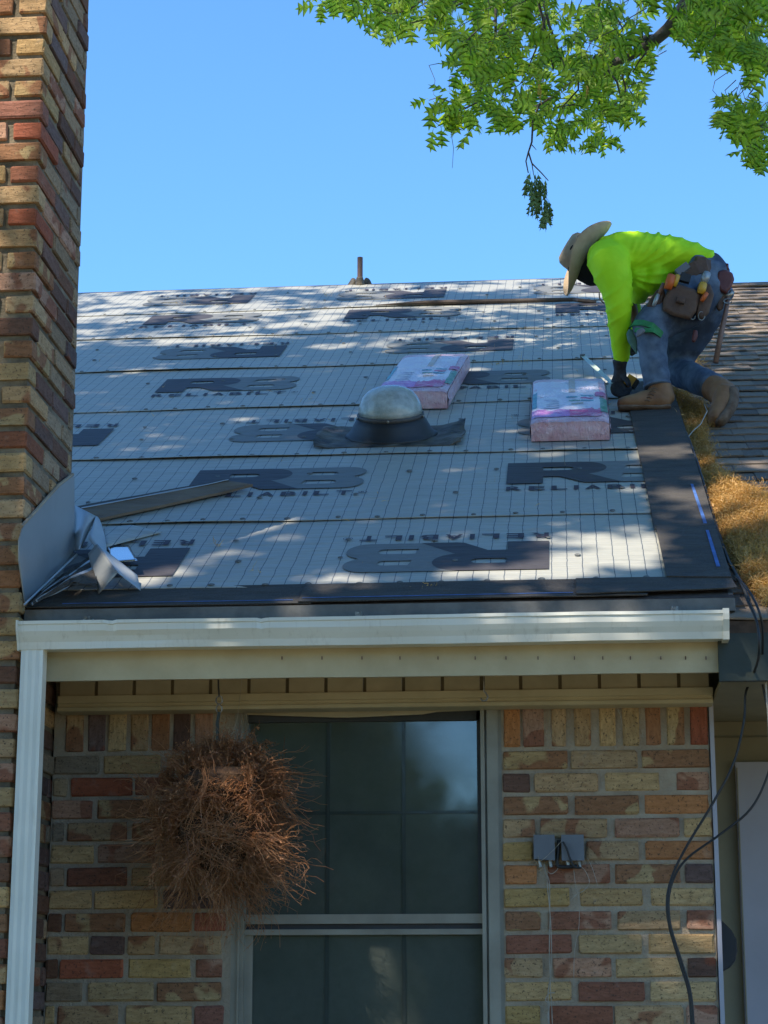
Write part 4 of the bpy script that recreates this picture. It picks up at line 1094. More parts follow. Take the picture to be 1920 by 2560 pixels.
# matted mass: thousands of stems and dead leaves
pc = hpz(556, 2055)
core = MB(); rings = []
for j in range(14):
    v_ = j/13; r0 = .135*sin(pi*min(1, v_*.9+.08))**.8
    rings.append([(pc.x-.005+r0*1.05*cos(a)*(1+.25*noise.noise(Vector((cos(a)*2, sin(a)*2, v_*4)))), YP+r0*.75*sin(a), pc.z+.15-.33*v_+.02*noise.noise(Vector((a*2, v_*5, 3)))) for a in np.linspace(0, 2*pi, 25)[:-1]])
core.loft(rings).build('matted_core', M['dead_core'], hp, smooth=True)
def strands(n, L, r, rad, zlo, zhi, out, grav, wig, seg=10):
    d0 = rng.normal(size=(n, 3)); d0 /= np.linalg.norm(d0, axis=1)[:, None]; d0 *= rng.uniform(.55, 1, n)[:, None]
    st = d0*np.array(rad); zz = rng.uniform(zlo, zhi, n); st[:, 2] = zz
    fall = np.sqrt(np.clip(1-(zz/.28)**2, .08, 1)); st[:, 0] *= fall*1.1; st[:, 1] *= fall
    nb = max(30, n//14); ib = rng.integers(0, nb, n); st = st[ib]+rng.normal(size=(n, 3))*.006; zz = st[:, 2]
    P = np.array([pc.x, YP, pc.z])+st
    nb_ = rng.normal(size=(nb, 3))*.5; d = np.stack([st[:, 0]*out, st[:, 1]*out-.1, zz*2], 1)+nb_[ib]+rng.normal(size=(n, 3))*.16; d /= np.linalg.norm(d, axis=1)[:, None]
    ln = L*rng.uniform(.3, 1.2, n)**1.2/seg
    Vv = np.zeros((n, (seg+1)*3, 3)); cur = P.copy(); s1 = rng.normal(size=(n, 3)); cv = (rng.normal(size=(nb, 3))*wig*.9)[ib]+rng.normal(size=(n, 3))*wig*.25; wb = rng.normal(size=(seg+1, nb, 3))
    for k in range(seg+1):
        s1 = s1-d*(s1*d).sum(1)[:, None]; s1 /= np.linalg.norm(s1, axis=1)[:, None]+1e-9; s2 = np.cross(d, s1)
        rr = r*(1-.55*k/seg)
        for q in range(3): Vv[:, 3*k+q] = cur+(s1*cos(q*2.094)+s2*sin(q*2.094))*rr
        d = d+np.array([0, 0, -grav])/seg+wb[k][ib]*wig+rng.normal(size=(n, 3))*wig*.45+cv; d /= np.linalg.norm(d, axis=1)[:, None]
        cur = cur+d*ln[:, None]
    f = []
    for k in range(seg):
        for q in range(3): a0 = 3*k+q; a1 = 3*k+(q+1) % 3; f += [(a0, a1, a1+3), (a0, a1+3, a0+3)]
    F = (np.arange(n)[:, None, None]*(seg+1)*3+np.array(f)[None]).reshape(-1, 3); return Vv.reshape(-1, 3), F, Vv
for nm, args in (('dead_stems', dict(n=3200, L=.21, r=.0012, rad=(.20, .14), zlo=-.19, zhi=.17, out=3.2, grav=3.4, wig=.42)), ('dead_stems', dict(n=4200, L=.10, r=.0010, rad=(.21, .14), zlo=.0, zhi=.245, out=2.5, grav=.6, wig=.6)),
                 ('trailing_stems', dict(n=260, L=.26, r=.0021, rad=(.19, .14), zlo=-.12, zhi=.10, out=3, grav=3.6, wig=.42)), ('stray_stems', dict(n=45, L=.24, r=.0011, rad=(.17, .12), zlo=.0, zhi=.14, out=6, grav=2.2, wig=.14))):
    args['rad'] = (*args['rad'], 1)
    V_, F__, VV = strands(**args)
    tag(put(nm, tri_mesh(nm, V_, F__, M['dead_plant']), hp), kind='stuff')
    if nm == 'dead_stems': SP = VV if args['L'] > .2 else np.concatenate([SP, VV])
# crumbs of dead leaf along the stems
sel = SP[rng.integers(0, len(SP), 16000), rng.integers(3, 30, 16000)]+rng.normal(size=(16000, 3))*.006
fibres('dead_leaves', M['dead_plant'], [tuple(p) for p in sel], .012, .0022, None, None, 'stuff', seg=2, curl=1.5, parent=hp)

# ================================================================== OAK TREE
def leaf_shape(hi=True):
    if hi: o = [(0, .012), (.17, .02), (.21, .07), (.26, .17), (.39, .34), (.335, .15), (.35, .07), (.43, .06), (.49, .17), (.70, .43), (.61, .17), (.61, .07), (.67, .06), (.74, .16), (.93, .32), (.84, .12), (.86, .06), (.95, .05), (1.09, 0)]
    else: o = [(0, .01), (.28, .30), (.32, .08), (.62, .42), (.6, .1), (.88, .26), (1.03, 0)]
    mid = [(min(x, 1.02)*(.97), 0) for x, y in o]
    V = []; F = []
    for sgn in (1, -1):
        b = len(V)
        for (x, y), (mx_, _) in zip(o, mid): V.append((mx_, 0, 0)); V.append((x, sgn*y*.95, -.16*abs(y)-.05*x*x))
        for i in range(len(o)-1):
            q = b+2*i; F += [(q, q+2, q+3), (q, q+3, q+1)] if sgn > 0 else [(q, q+3, q+2), (q, q+1, q+3)]
    V = np.array(V); V[:, 2] += 0; V[::2, 2] = -.05*V[::2, 0]**2
    return V, np.array(F)
LV, LF = leaf_shape(True); LVs, LFs = leaf_shape(False)
LVc = np.array([(0,0,0),(.3,.27,-.04),(.5,.12,-.05),(.72,.33,-.08),(1.0,0,-.1),(.72,-.33,-.08),(.5,-.12,-.05),(.3,-.27,-.04)], float); LFc = np.array([(0,7,1),(1,7,6),(1,6,2),(2,6,5),(2,5,3),(3,5,4)])
def frames(axis, nrm):
    a = axis/np.linalg.norm(axis, axis=1)[:, None]; n_ = nrm-a*(a*nrm).sum(1)[:, None]; n_ /= np.linalg.norm(n_, axis=1)[:, None]+1e-9
    return a, np.cross(n_, a), n_
def leaf_cloud(P, axis, nrm, size, V, F):
    a, b_, n_ = frames(axis, nrm)
    W_ = P[:, None]+size[:, None, None]*(V[None, :, 0:1]*a[:, None]+V[None, :, 1:2]*b_[:, None]+V[None, :, 2:3]*n_[:, None])
    FF = (np.arange(len(P))[:, None, None]*len(V)+F[None]).reshape(-1, 3); return W_.reshape(-1, 3), FF
oak = thing('oak_tree', (5.2, 9.5, 0), 'large oak whose leafy limbs reach in from the upper right over the roof', 'tree')
def D3(px, py, d): return at_d(px, py, d)
tr_ = MB(); tp = [(5.2, 9.5, 0), (5.15, 9.5, 1.5), (5.0, 9.5, 3.5), (4.7, 9.6, 5.5), (4.3, 9.8, 7.2), (3.6, 9.9, 8.8), (2.6, 9.5, 10.2), (1.0, 8.5, 11.2), (-1, 7, 11.6), (-3, 5, 11.2)]
tr_.tube(tp, [.34, .28, .25, .22, .19, .16, .12, .09, .06, .03], 14); tr_.build('trunk', M['bark'], oak, smooth=True)
def z3r(x, y): return (1280+x*.3858, y*.3858)
def limb(pix, d, r0, r1, pre=None):
    pts = [D3(*p, d[0]+(d[1]-d[0])*i/(len(pix)-1)) for i, p in enumerate(pix)]
    if pre: pts = [Vector(q) for q in pre]+pts
    n_ = len(pts); MB().tube(pts, [r0+(r1-r0)*i/(n_-1) for i in range(n_)], 8 if r0 > .02 else 5).build('branch', M['bark'], oak, smooth=True)
limb([z3r(*p) for p in ((1250, -120), (1140, 10), (1080, 100), (1010, 190), (940, 250), (860, 300), (790, 352), (700, 392), (600, 430), (500, 470), (430, 500), (320, 520))], (10.6, 11.4), .05, .010, [(4.5, 9.75, 6.6), (3.6, 10.1, 7.2)])
limb([z3r(*p) for p in ((940, 235), (870, 240), (780, 270), (700, 290), (620, 330), (540, 365), (500, 440))], (10.95, 10.7), .016, .007)
for path, r in (([(570, -20), (560, 70), (590, 180)], .006), ([(630, -20), (650, 60), (720, 190), (690, 230)], .006), ([(160, -30), (200, 120), (235, 300), (270, 450)], .009), ([(195, -30), (240, 160), (300, 330), (345, 450), (350, 520)], .009), ([(215, 110), (190, 230), (150, 330), (108, 430)], .007),
                ([(1310, -20), (1320, 60), (1385, 190), (1440, 280), (1500, 380)], .011), ([(1290, 100), (1300, 180), (1310, 260)], .006), ([(1700, 70), (1600, 65), (1510, 68), (1420, 130), (1390, 190)], .009), ([(1480, 10), (1440, 110)], .006),
                ([(540, 380), (600, 470), (610, 560), (560, 680)], .006), ([(610, 440), (680, 530), (700, 610), (735, 700)], .007), ([(710, 460), (735, 570), (720, 690)], .006), ([(870, 340), (820, 400), (785, 465)], .006), ([(430, 500), (430, 580), (330, 690), (300, 790)], .006),
                ([(1700, 850), (1600, 815), (1545, 760), (1450, 700)], .008), ([(1700, 950), (1600, 900), (1530, 870)], .006), ([(250, 632), (180, 680), (135, 690)], .007),
                ([(180, 670), (135, 780), (128, 920), (105, 990), (90, 1045), (105, 1120)], .0065), ([(108, 990), (130, 1060), (190, 1120), (235, 1170)], .005), ([(130, 940), (158, 972)], .003), ([(130, 1065), (140, 1130), (165, 1180)], .003)):
    limb([z3r(*p) for p in path], (10.7, 10.9), r, r*.5)
def z2(x, y): return (640+x*.3858, y*.3858)
for path, r in (([(1560, -20), (1552, 120), (1552, 300), (1480, 450), (1440, 660), (1360, 700), (1200, 760)], .009), ([(1440, 660), (1530, 715)], .005), ([(1550, 130), (1460, 170), (1370, 260), (1320, 370)], .006), ([(910, 60), (920, 110)], .004),
                ([(1360, 700), (1180, 630), (1120, 650)], .004), ([(1250, 740), (1262, 850), (1280, 960), (1272, 1090)], .0022), ([(1100, -20), (1000, 60), (880, 90), (760, 60)], .006), ([(1400, -10), (1240, 60), (1130, 120), (1000, 150)], .007), ([(800, -20), (640, 10), (480, 30)], .005)):
    limb([z2(*p) for p in path], (10.8, 10.9), r, r*.5)
# leaf regions in view: outline of the crown as it hangs over the roof
reg = [([(765, -30), (770, 12), (795, 40), (820, 34), (842, 12), (872, 34), (905, 22), (918, 52), (960, 80), (985, 98), (1020, 88), (1050, 95), (1066, 60), (1080, 110), (1105, 140), (1128, 135), (1120, 178), (1140, 200), (1175, 215), (1165, 250), (1150, 290), (1185, 335), (1225, 300), (1235, 340), (1250, 330), (1270, 295), (1300, 320), (1345, 300), (1375, 325), (1415, 330), (1450, 340), (1480, 385), (1505, 360), (1560, 355), (1575, 300), (1600, 270), (1622, 255), (1610, 225), (1580, 215), (1575, 160), (1605, 150), (1640, 140), (1625, 118), (1605, 110), (1600, 50), (1560, 20), (1540, 40), (1490, 15), (1460, 25), (1430, 45), (1400, 60), (1388, 30), (1360, -30)], 980, (10.2, 12.0)),
       ([(1605, -30), (1640, 20), (1700, 35), (1712, 90), (1745, 110), (1752, 145), (1790, 175), (1825, 170), (1850, 150), (1880, 160), (1925, 190), (1925, -30)], 400, (9.8, 11.6)),
       ([(1793, 290), (1800, 262), (1850, 248), (1880, 272), (1925, 290), (1925, 425), (1895, 390), (1870, 395), (1850, 360), (1868, 330), (1830, 322), (1812, 325)], 105, (10.0, 11.0)),
       ([(1850, 170), (1870, 180), (1900, 222), (1925, 225), (1925, 160)], 9, (10.2, 10.6)), ([(1615, 120), (1655, 125), (1650, 150), (1622, 150)], 5, (10.6, 10.9)),
       ([(1062, 255), (1085, 245), (1095, 285), (1070, 290)], 4, (10.8, 11)), ([(1076, 322), (1115, 330), (1120, 360), (1085, 350)], 5, (10.8, 11)),
       ([(1105, 240), (1180, 230), (1185, 300), (1120, 320)], 22, (10.7, 11)), ([(1350, 330), (1425, 340), (1420, 372), (1358, 372)], 12, (10.7, 11))]
LP = []; hole = [(1395, 40), (1415, 90), (1385, 55)]
for poly, cnt, (d0, d1) in reg:
    xs_ = [p[0] for p in poly]; ys_ = [p[1] for p in poly]; k = 0; tries = 0
    while k < cnt and tries < cnt*60:
        tries += 1; px, py = random.uniform(min(xs_), max(xs_)), random.uniform(min(ys_), max(ys_))
        # leaf hangs from its stalk: test its middle
        if not in_poly(px, py, poly): continue
        if cnt > 200 and noise.noise(Vector((px*.016, py*.02, cnt))) < -.10 and random.random() < .93: continue
        LP.append((px, py-15, random.uniform(d0, d1))); k += 1
n_ = len(LP); P_ = np.array([tuple(D3(*p)) for p in LP])
ax = rng.normal(size=(n_, 3))*.95+np.array([-.15, 0, -.8]); nr2 = rng.normal(size=(n_, 3))*.55+np.array([.1, -.95, .25]); sz = rng.uniform(.085, .135, n_)
sz[rng.random(n_) < .12] *= 1.15
order = np.argsort(-sz/np.linalg.norm(P_-np.array(tuple(CAM)), axis=1)); inframe = [i for i in order if LP[i][1] > -10 and 740 < LP[i][0] < 1925]
one = set(inframe[:290]); leafme = tri_mesh('leaf', LV, LF, M['leaf'])
a3, b3, n3 = frames(ax, nr2)
for i in one:
    m4 = Matrix([[a3[i][r]*sz[i], b3[i][r]*sz[i], n3[i][r]*sz[i], P_[i][r]] for r in range(3)]+[[0, 0, 0, 1]])
    put('leaf', leafme, oak, m4)
ri = [i for i in range(n_) if i not in one]
V_, F__ = leaf_cloud(P_[ri], ax[ri], nr2[ri], sz[ri], LV, LF)
tag(put('foliage', tri_mesh('foliage', V_, F__, M['leaf']), oak), kind='stuff')
tb_ = MB()
for i in ri[::5]:
    p = Vector(P_[i]); q = p+Vector((random.gauss(0, .05), random.gauss(0, .03), random.uniform(.07, .16))); tb_.tube([p, p.lerp(q, .5)+Vector((random.gauss(0, .012), 0, 0)), q, q+Vector((random.gauss(.08, .05), 0, random.uniform(.0, .1)))], [.0012, .0018, .0024, .003], 4)
tag(tb_.build('twigs', M['bark'], oak), kind='stuff')
# wilted hanging spray
W_ = []
for (x0, x1, y0, y1, cnt) in ((1318, 1344, 425, 465, 15), (1324, 1342, 465, 510, 9), (1350, 1372, 430, 480, 12), (1358, 1380, 480, 525, 14), (1348, 1356, 470, 500, 3)):
    for _ in range(cnt): W_.append(tuple(D3(random.uniform(x0, x1), random.uniform(y0, y1), 10.75+random.uniform(-.08, .08))))
W_ = np.array(W_); k = len(W_)
V_, F__ = leaf_cloud(W_, rng.normal(size=(k, 3))*.18+np.array([0, 0, -1]), rng.normal(size=(k, 3)), rng.uniform(.085, .125, k), LV*np.array([1, .42, 1.2]), LF)
tag(put('wilted_foliage', tri_mesh('wilted_foliage', V_, F__, M['leaf_dry']), oak), kind='stuff')
# pollen tassels
pts = [tuple(D3(*z3r(*p), 10.6)) for p in ((168, 520), (175, 530), (182, 540), (185, 560), (480, 540), (490, 560), (485, 580))]
b = MB()
for p in pts:
    q = Vector(p); b.tube([q, q+Vector((.003, 0, -.03)), q+Vector((-.002, 0, -.07)), q+Vector((.004, 0, -.10))], .0022, 4)
tag(b.build('catkins', M['straw'], oak), kind='stuff')

# unseen shade-tree crown, leaves thinned along sun rays to shape the roof dapples
Sn = np.array(tuple(SUN)); nrn = np.array(tuple(NR)); p0n = np.array(tuple(P0))
LIT = []   # (x, s, rx, rs, keep)
def lit_px(px, py, rx, rs_, keep): x, s = xs(px, py, 0); LIT.append((x, s, rx, rs_, keep))
def lit_at(P, rx, rs_, keep):
    P = Vector(P); k = (P-P0).dot(NR)/SUN.dot(NR); q = P-SUN*k; LIT.append((q.x, (q.y-P0.y)/cos(PHI), rx, rs_, keep))
CANOPY_MARK = 0
lit_px(330, 760, .75, .75, .10); lit_px(300, 830, .7, .45, .25); lit_px(650, 735, .6, .35, .22); lit_px(1200, 715, 1.1, .28, .05); lit_px(1300, 790, .45, .30, .22); lit_px(900, 760, .5, .3, .35)
lit_px(1530, 1380, .25, .27, .0); lit_px(1640, 1345, .12, .24, .0); lit_px(1250, 1432, .32, .13, .0); lit_px(1420, 1400, .2, .18, .0); lit_px(1060, 1445, .16, .05, .1); lit_px(1440, 1330, .12, .06, .2)
lit_px(1140, 1170, .12, .07, .15); lit_px(1570, 1092, .08, .16, .0); lit_px(1665, 1135, .16, .22, .0); lit_px(370, 1115, .18, .10, .2); lit_px(1000, 1015, .06, .08, .1); lit_px(620, 1050, .15, .1, .3)
lit_px(1840, 1250, .32, .42, .03); lit_px(1910, 1450, .2, .12, .05); lit_px(1850, 750, .9, 1.0, .10); lit_px(1860, 860, .45, .5, .3); lit_px(1880, 1130, .3, .12, .2); lit_px(1730, 905, .15, .15, .1)
for P in ((0, 9.3, 5.15), (.2, 9.3, 5.12), (.38, 9.3, 5.05)): lit_at(P, .22, .22, .04)
for z in (3.75, 4.0, 4.25, 4.5, 4.75): lit_at((-1.95, 6.32, z), .42, .30, .02)
lit_at((-1.85, 6.32, 3.4), .15, .15, .4)
lit_at((.1, 6.28, 2.8), .55, .10, .25); lit_at((-.9, 6.45, 2.2), .22, .16, .05); lit_at((.12, 9.0, 4.28), .12, .1, .2)
for px, py in ((1150, 60), (1250, 180), (1350, 120), (1450, 200), (1480, 330), (1700, 40), (1800, 120), (1880, 330), (900, 30)): lit_at(D3(px, py, 10.9), .55, .4, .25)
LITa = np.array(LIT)
N = 150000
qx = rng.uniform(-5.5, 3.6, N); qs = rng.uniform(-7.5, 8.6, N)
nz = np.array([noise.noise(Vector((a*1.0, b_*1.0, 5.5))) for a, b_ in zip(qx[:N//6], qs[:N//6])])
Q = np.stack([qx, P0.y+qs*cos(PHI), P0.z+np.maximum(qs, -7.5)*sin(PHI)], 1)
kk = rng.uniform(7.0, 11.5, N)
Pp = Q+Sn[None]*kk[:, None]
keep = np.full(N, 1.0)
for x, s, rx, rs_, kp in LITa:
    inside = ((qx-x)/rx)**2+((qs-s)/rs_)**2
    keep = np.where(inside < 1, np.minimum(keep, kp), np.where(inside < 1.12, np.minimum(keep, kp+(1-kp)*(inside-1)/.12), keep))
for i in np.nonzero(keep > .3)[0]:
    a, b_ = qx[i], qs[i]
    if b_ > 4.6 and -5 < a < .8:      # broken sunlight near the ridge
        t_ = -.10+.35*max(0, (5.8-b_))+(.04 if a > -1.6 else -.08)
        if noise.noise(Vector((a*1.7+3, b_*2.6, 1.5)))+.5*noise.noise(Vector((a*4, b_*6.5, 4))) > t_: keep[i] = .02
    elif b_ > -.5 and b_ < 4.6 and -2.4 < a < .8:
        if noise.noise(Vector((a*2.6+9, b_*3.4, 8.5))) > .40: keep[i] = .12
okk = rng.random(N) < keep
v_ = Pp-np.array(tuple(CAM)); zc = v_@np.array(tuple(FW)); pxx = 960+FPX*(v_@np.array(tuple(RT)))/zc; pyy = 1280-FPX*(v_@np.array(tuple(UP)))/zc
inv_ = (zc > .5) & (pxx > -260) & (pxx < 2180) & (pyy > -170)
okk &= ~inv_
okk &= ~((Pp[:, 0]**2+(Pp[:, 1])**2 < 1.0) & (Pp[:, 2] < 4)) & (Pp[:, 2] > 4.0)
Pp = Pp[okk]; k = len(Pp)
V_, F__ = leaf_cloud(Pp, rng.normal(size=(k, 3))+np.array([0, 0, -.4]), rng.normal(size=(k, 3))*.6+np.array([0, 0, .9]), rng.uniform(.13, .20, k), LVc, LFc)
shade = thing('shade_tree', (-9.5, -3.5, 0), 'tall spreading tree behind the photographer that throws dappled shade over the roof', 'tree')
tag(put('foliage', tri_mesh('shade_foliage', V_, F__, M['canopy_leaf']), shade), kind='stuff')
MB().tube([(-9.5, -3.5, 0), (-9.3, -3.4, 3), (-8.9, -3, 6), (-8, -2, 9.5), (-6.5, -.5, 12.5), (-5, 1, 14.5)], [.38, .32, .27, .2, .12, .05], 12).build('trunk', M['bark'], shade, smooth=True)
for q in ((-3, 3.5, 14.2), (-7, 3.8, 15.5), (-4, -3, 13.2), (-9, 2, 15.0), (-2.5, -.5, 12.6), (-5, 6, 17)):
    MB().tube([(-8, -2, 9.5), ((-8+q[0])/2-.3, (-2+q[1])/2, (9.5+q[2])/2+.5), q], [.13, .08, .02], 8).build('branch', M['bark'], shade, smooth=True)

# ---- trees across the yard, behind the photographer (mirrored in the window)
def yard_tree(x, y, h, r, label, nleaf=2500, seed=1):
    rs2 = np.random.default_rng(seed); o = thing('yard_tree', (x, y, 0), label, 'tree', 'trees across the yard')
    MB().tube([(x, y, 0), (x+.1, y, h*.3), (x-.1, y+.1, h*.55), (x, y, h*.85)], [.3, .24, .16, .05], 8).build('trunk', M['bark'], o, smooth=True)
    d = rs2.normal(size=(nleaf, 3)); d /= np.linalg.norm(d, axis=1)[:, None]; rad = rs2.uniform(.45, 1, nleaf)**.6
    lump = np.array([1+.35*noise.noise(Vector((a*1.8+seed, b_*1.8, c_*1.8))) for a, b_, c_ in d])
    P = np.array([x, y, h*.62])+d*(rad*lump)[:, None]*np.array([r, r, h*.40])
    V_, F__ = leaf_cloud(P, rs2.normal(size=(nleaf, 3)), rs2.normal(size=(nleaf, 3)), rs2.uniform(.35, .6, nleaf), LVs, LFs)
    tag(put('crown', tri_mesh('crown', V_, F__, M['canopy_leaf']), o), kind='stuff')
yard_tree(-5.5, -14, 9.2, 3.7, 'broad tree standing across the yard, mirrored in the window glass', 5200, 3)
hedge = thing('hedge', (-3, -15.5, 0), 'added unseen hedge behind the photographer that darkens the window reflection', 'hedge')  # added to block the bright horizon in the window reflection
hp_ = np.stack([rng.uniform(-16, 12, 9000), -15.5+rng.uniform(-.8, .8, 9000), np.abs(rng.uniform(0, 1, 9000))**.8*5.0], 1)
hp_[:, 2] *= 1+.15*np.sin(hp_[:, 0]*1.3)
V_, F__ = leaf_cloud(hp_, rng.normal(size=(9000, 3)), rng.normal(size=(9000, 3)), rng.uniform(.35, .6, 9000), LVs, LFs)
tag(put('foliage', tri_mesh('hedge_foliage', V_, F__, M['canopy_leaf']), hedge), kind='stuff')
MB().box(-16, 12, -15.8, -15.2, 0, 4.2).build('filler_block', M['dead_core'], hedge)  # solid dark block filling the added hedge
yard_tree(-9, -17, 8.5, 4, 'tall tree across the yard beyond the left end of the window reflection', 3000, 4)
yard_tree(6.5, -20, 6.0, 3.2, 'small rounded tree across the yard behind the photographer on the right', 2200, 5)
# ================================================================== WORKER
YB = 9.2
def W4(cx, cy, dy=0.0): return at_y(1340+.3376*cx, 520+.3376*cy, YB+dy)
MPC = .3376*9.45/FPX            # metres for one unit of the crop at the worker
def tubeform(b, pts, n=18, cap=.5, sub=5):
    """pts: (cx, cy, dy, r_in_plane, r_depth) ; smooth spline of ellipses with rounded ends"""
    ctr = [W4(p[0], p[1], p[2]) for p in pts]; rad = [(p[3], p[4]) for p in pts]
    C2, R2 = [], []
    for i in range(len(ctr)-1):
        p0, p1, p2, p3 = ctr[max(i-1, 0)], ctr[i], ctr[i+1], ctr[min(i+2, len(ctr)-1)]
        for k in range(sub):
            u = k/sub; C2.append(.5*((2*p1)+(p2-p0)*u+(2*p0-5*p1+4*p2-p3)*u*u+(3*p1-p0-3*p2+p3)*u**3))
            v = u*u*(3-2*u); R2.append((rad[i][0]*(1-v)+rad[i+1][0]*v, rad[i][1]*(1-v)+rad[i+1][1]*v))
    C2.append(ctr[-1]); R2.append(rad[-1])
    t0 = (C2[1]-C2[0]).normalized(); t1 = (C2[-1]-C2[-2]).normalized()
    C3, R3 = [], []
    for a in (1, .85, .5): C3.append(C2[0]-t0*R2[0][0]*cap*a); R3.append(tuple(r*sqrt(max(.02, 1-a*a)) for r in R2[0]))
    C3 += C2; R3 += R2
    for a in (.5, .85, 1): C3.append(C2[-1]+t1*R2[-1][0]*cap*a); R3.append(tuple(r*sqrt(max(.02, 1-a*a)) for r in R2[-1]))
    rings = []; u0 = None
    for i, c_ in enumerate(C3):
        t_ = (C3[min(i+1, len(C3)-1)]-C3[max(i-1, 0)]).normalized()
        dv = Vector((0, 1, 0)); dv = (dv-t_*dv.dot(t_))
        dv = dv.normalized() if dv.length > .2 else (u0 or Vector((1, 0, 0))); u0 = dv
        e1_ = t_.cross(dv).normalized()
        rings.append([c_+e1_*(R3[i][0]*cos(2*pi*j/n))+dv*(R3[i][1]*sin(2*pi*j/n)) for j in range(n)])
    b.loft(rings); return b
def fuse(name, b, m, parent, voxel=.012, smooth=6, fold=None):
    me = b.mesh(name+'_raw'); import bmesh
    q = bmesh.new(); q.from_mesh(me); bmesh.ops.recalc_face_normals(q, faces=q.faces); q.to_mesh(me); q.free()
    o = bpy.data.objects.new(name, me); COL.objects.link(o)
    r = o.modifiers.new('r', 'REMESH'); r.mode = 'VOXEL'; r.voxel_size = voxel
    s_ = o.modifiers.new('s', 'SMOOTH'); s_.factor = .5; s_.iterations = smooth
    dg = bpy.context.evaluated_depsgraph_get(); me2 = bpy.data.meshes.new_from_object(o.evaluated_get(dg))
    bpy.data.objects.remove(o)
    if fold:
        me2.update(); nv = len(me2.vertices); nor = [v.normal.copy() for v in me2.vertices]
        for v, nn in zip(me2.vertices, nor): v.co += nn*fold(v.co)
    me2.materials.clear(); me2.materials.append(m)
    me2.polygons.foreach_set('use_smooth', [True]*len(me2.polygons)); me2.name = name
    return put(name, me2, parent)
def cloth(name, c, c2, sc=8, fold=.006, rough=.8, sheen=0):
    t = NT(name); v = t.mapp(); n1 = t.noise(v, sc, 5, .6, .8); n2 = t.noise(v, 300, 2)
    t.col(t.mix(t.ramp(n1, (.35, 0), (.7, 1)), c, c2)); t.set(Roughness=rough); t.bump(t.math('ADD', n1, t.math('MULTIPLY', n2, .03)), fold, .8); return t.m
M['hi_vis'] = cloth('lime_shirt', (.42, .80, .0), (.52, .90, .01), 9, .006, .75)
t = NT('denim'); v = t.mapp(); n1 = t.noise(v, 4, 3, .5, .3); n2 = t.noise(t.mapp((1, 1, 1)), 30, 3, .6)
t.col(t.mix(t.ramp(t.math('ADD', n1, t.math('MULTIPLY', t.math('SUBTRACT', n2, .5), .35)), (.38, 0), (.70, 1)), (.035, .052, .088), (.15, .205, .27))); t.set(Roughness=.9); t.bump(n1, .014, .8); M['denim'] = t.m
M['black_cloth'] = cloth('black_cloth', (.008, .008, .010), (.018, .016, .018), 12, .008, .95)
M['glove'] = cloth('dark_work_glove', (.018, .020, .028), (.05, .05, .055), 30, .004, .85)
M['boot_leather'] = worn('tan_boot_leather', (.19, .085, .032), (.31, .165, .072), 10, .7, .004, 40)
M['boot_sole'] = worn('boot_sole', (.085, .045, .025), (.22, .155, .105), 20, .9, .003, 50)
M['straw_hat'] = worn('woven_straw', (.34, .24, .145), (.44, .33, .21), 16, .75, .003, 160)
M['belt_leather'] = worn('brown_tool_leather', (.060, .030, .018), (.15, .085, .05), 10, .7, .005, 40)
M['holster_red'] = worn('oxblood_leather', (.10, .025, .022), (.16, .05, .04), 14, .55, .003, 40)
M['orange'] = worn('orange_handle', (.60, .13, .015), (.5, .1, .02), 20, .5); M['yellow'] = worn('yellow_plastic', (.65, .36, .02), (.55, .3, .03), 20, .4)
M['green_web'] = worn('green_webbing', (.02, .16, .05), (.03, .24, .08), 30, .7); M['green_pad'] = worn('green_knee_pad', (.05, .13, .10), (.09, .2, .15), 14, .6)
M['wood'] = worn('hickory_handle', (.16, .085, .055), (.24, .14, .10), 20, .6, .001, 60)
M['skin'] = worn('skin', (.20, .11, .07), (.24, .13, .09), 20, .6, .001)
per = thing('person', W4(800, 1500, -.2), 'worker in lime shirt, jeans and wide straw hat bending over beside a bundle', 'person')
# continuous body under the clothes, hands with fingers
hb = MB()
tubeform(hb, [(500, 370, 0, .07, .12), (640, 400, 0, .10, .15), (850, 400, 0, .09, .14), (1100, 440, 0, .08, .13), (1270, 540, 0, .10, .13)])
tubeform(hb, [(520, 375, 0, .055, .055), (450, 385, 0, .05, .05), (405, 395, 0, .045, .045)])
tubeform(hb, [(425, 320, 0, .06, .055), (400, 390, 0, .082, .072), (370, 470, 0, .062, .058)])
tubeform(hb, [(530, 400, -.14, .055, .055), (600, 620, -.17, .045, .045), (622, 790, -.16, .036, .036), (630, 1000, -.08, .030, .030), (622, 1180, .0, .026, .026)])
tubeform(hb, [(560, 430, .14, .055, .055), (680, 700, .17, .042, .042), (715, 880, .17, .034, .034), (712, 1010, .16, .026, .026)])
tubeform(hb, [(1240, 560, -.09, .09, .09), (1030, 720, -.14, .075, .075), (860, 860, -.19, .058, .058), (870, 1050, -.19, .05, .05), (895, 1300, -.20, .038, .038)])
tubeform(hb, [(1290, 600, .08, .09, .09), (1170, 900, .16, .075, .075), (1040, 1180, .25, .055, .055), (1190, 1260, .05, .045, .045), (1330, 1330, -.2, .035, .035)])
body = fuse('body', hb, M['skin'], per, .012, 3)
def hand(name, base, fing, thumb, m):
    b = MB(); tubeform(b, base, 12, .5, 4)
    for f_ in fing: tubeform(b, [(x, y, d, r, r) for x, y, d, r in f_], 8, .9, 3)
    tubeform(b, [(x, y, d, r, r) for x, y, d, r in thumb], 8, .9, 3)
    return fuse(name, b, m, per, .0042, 2)
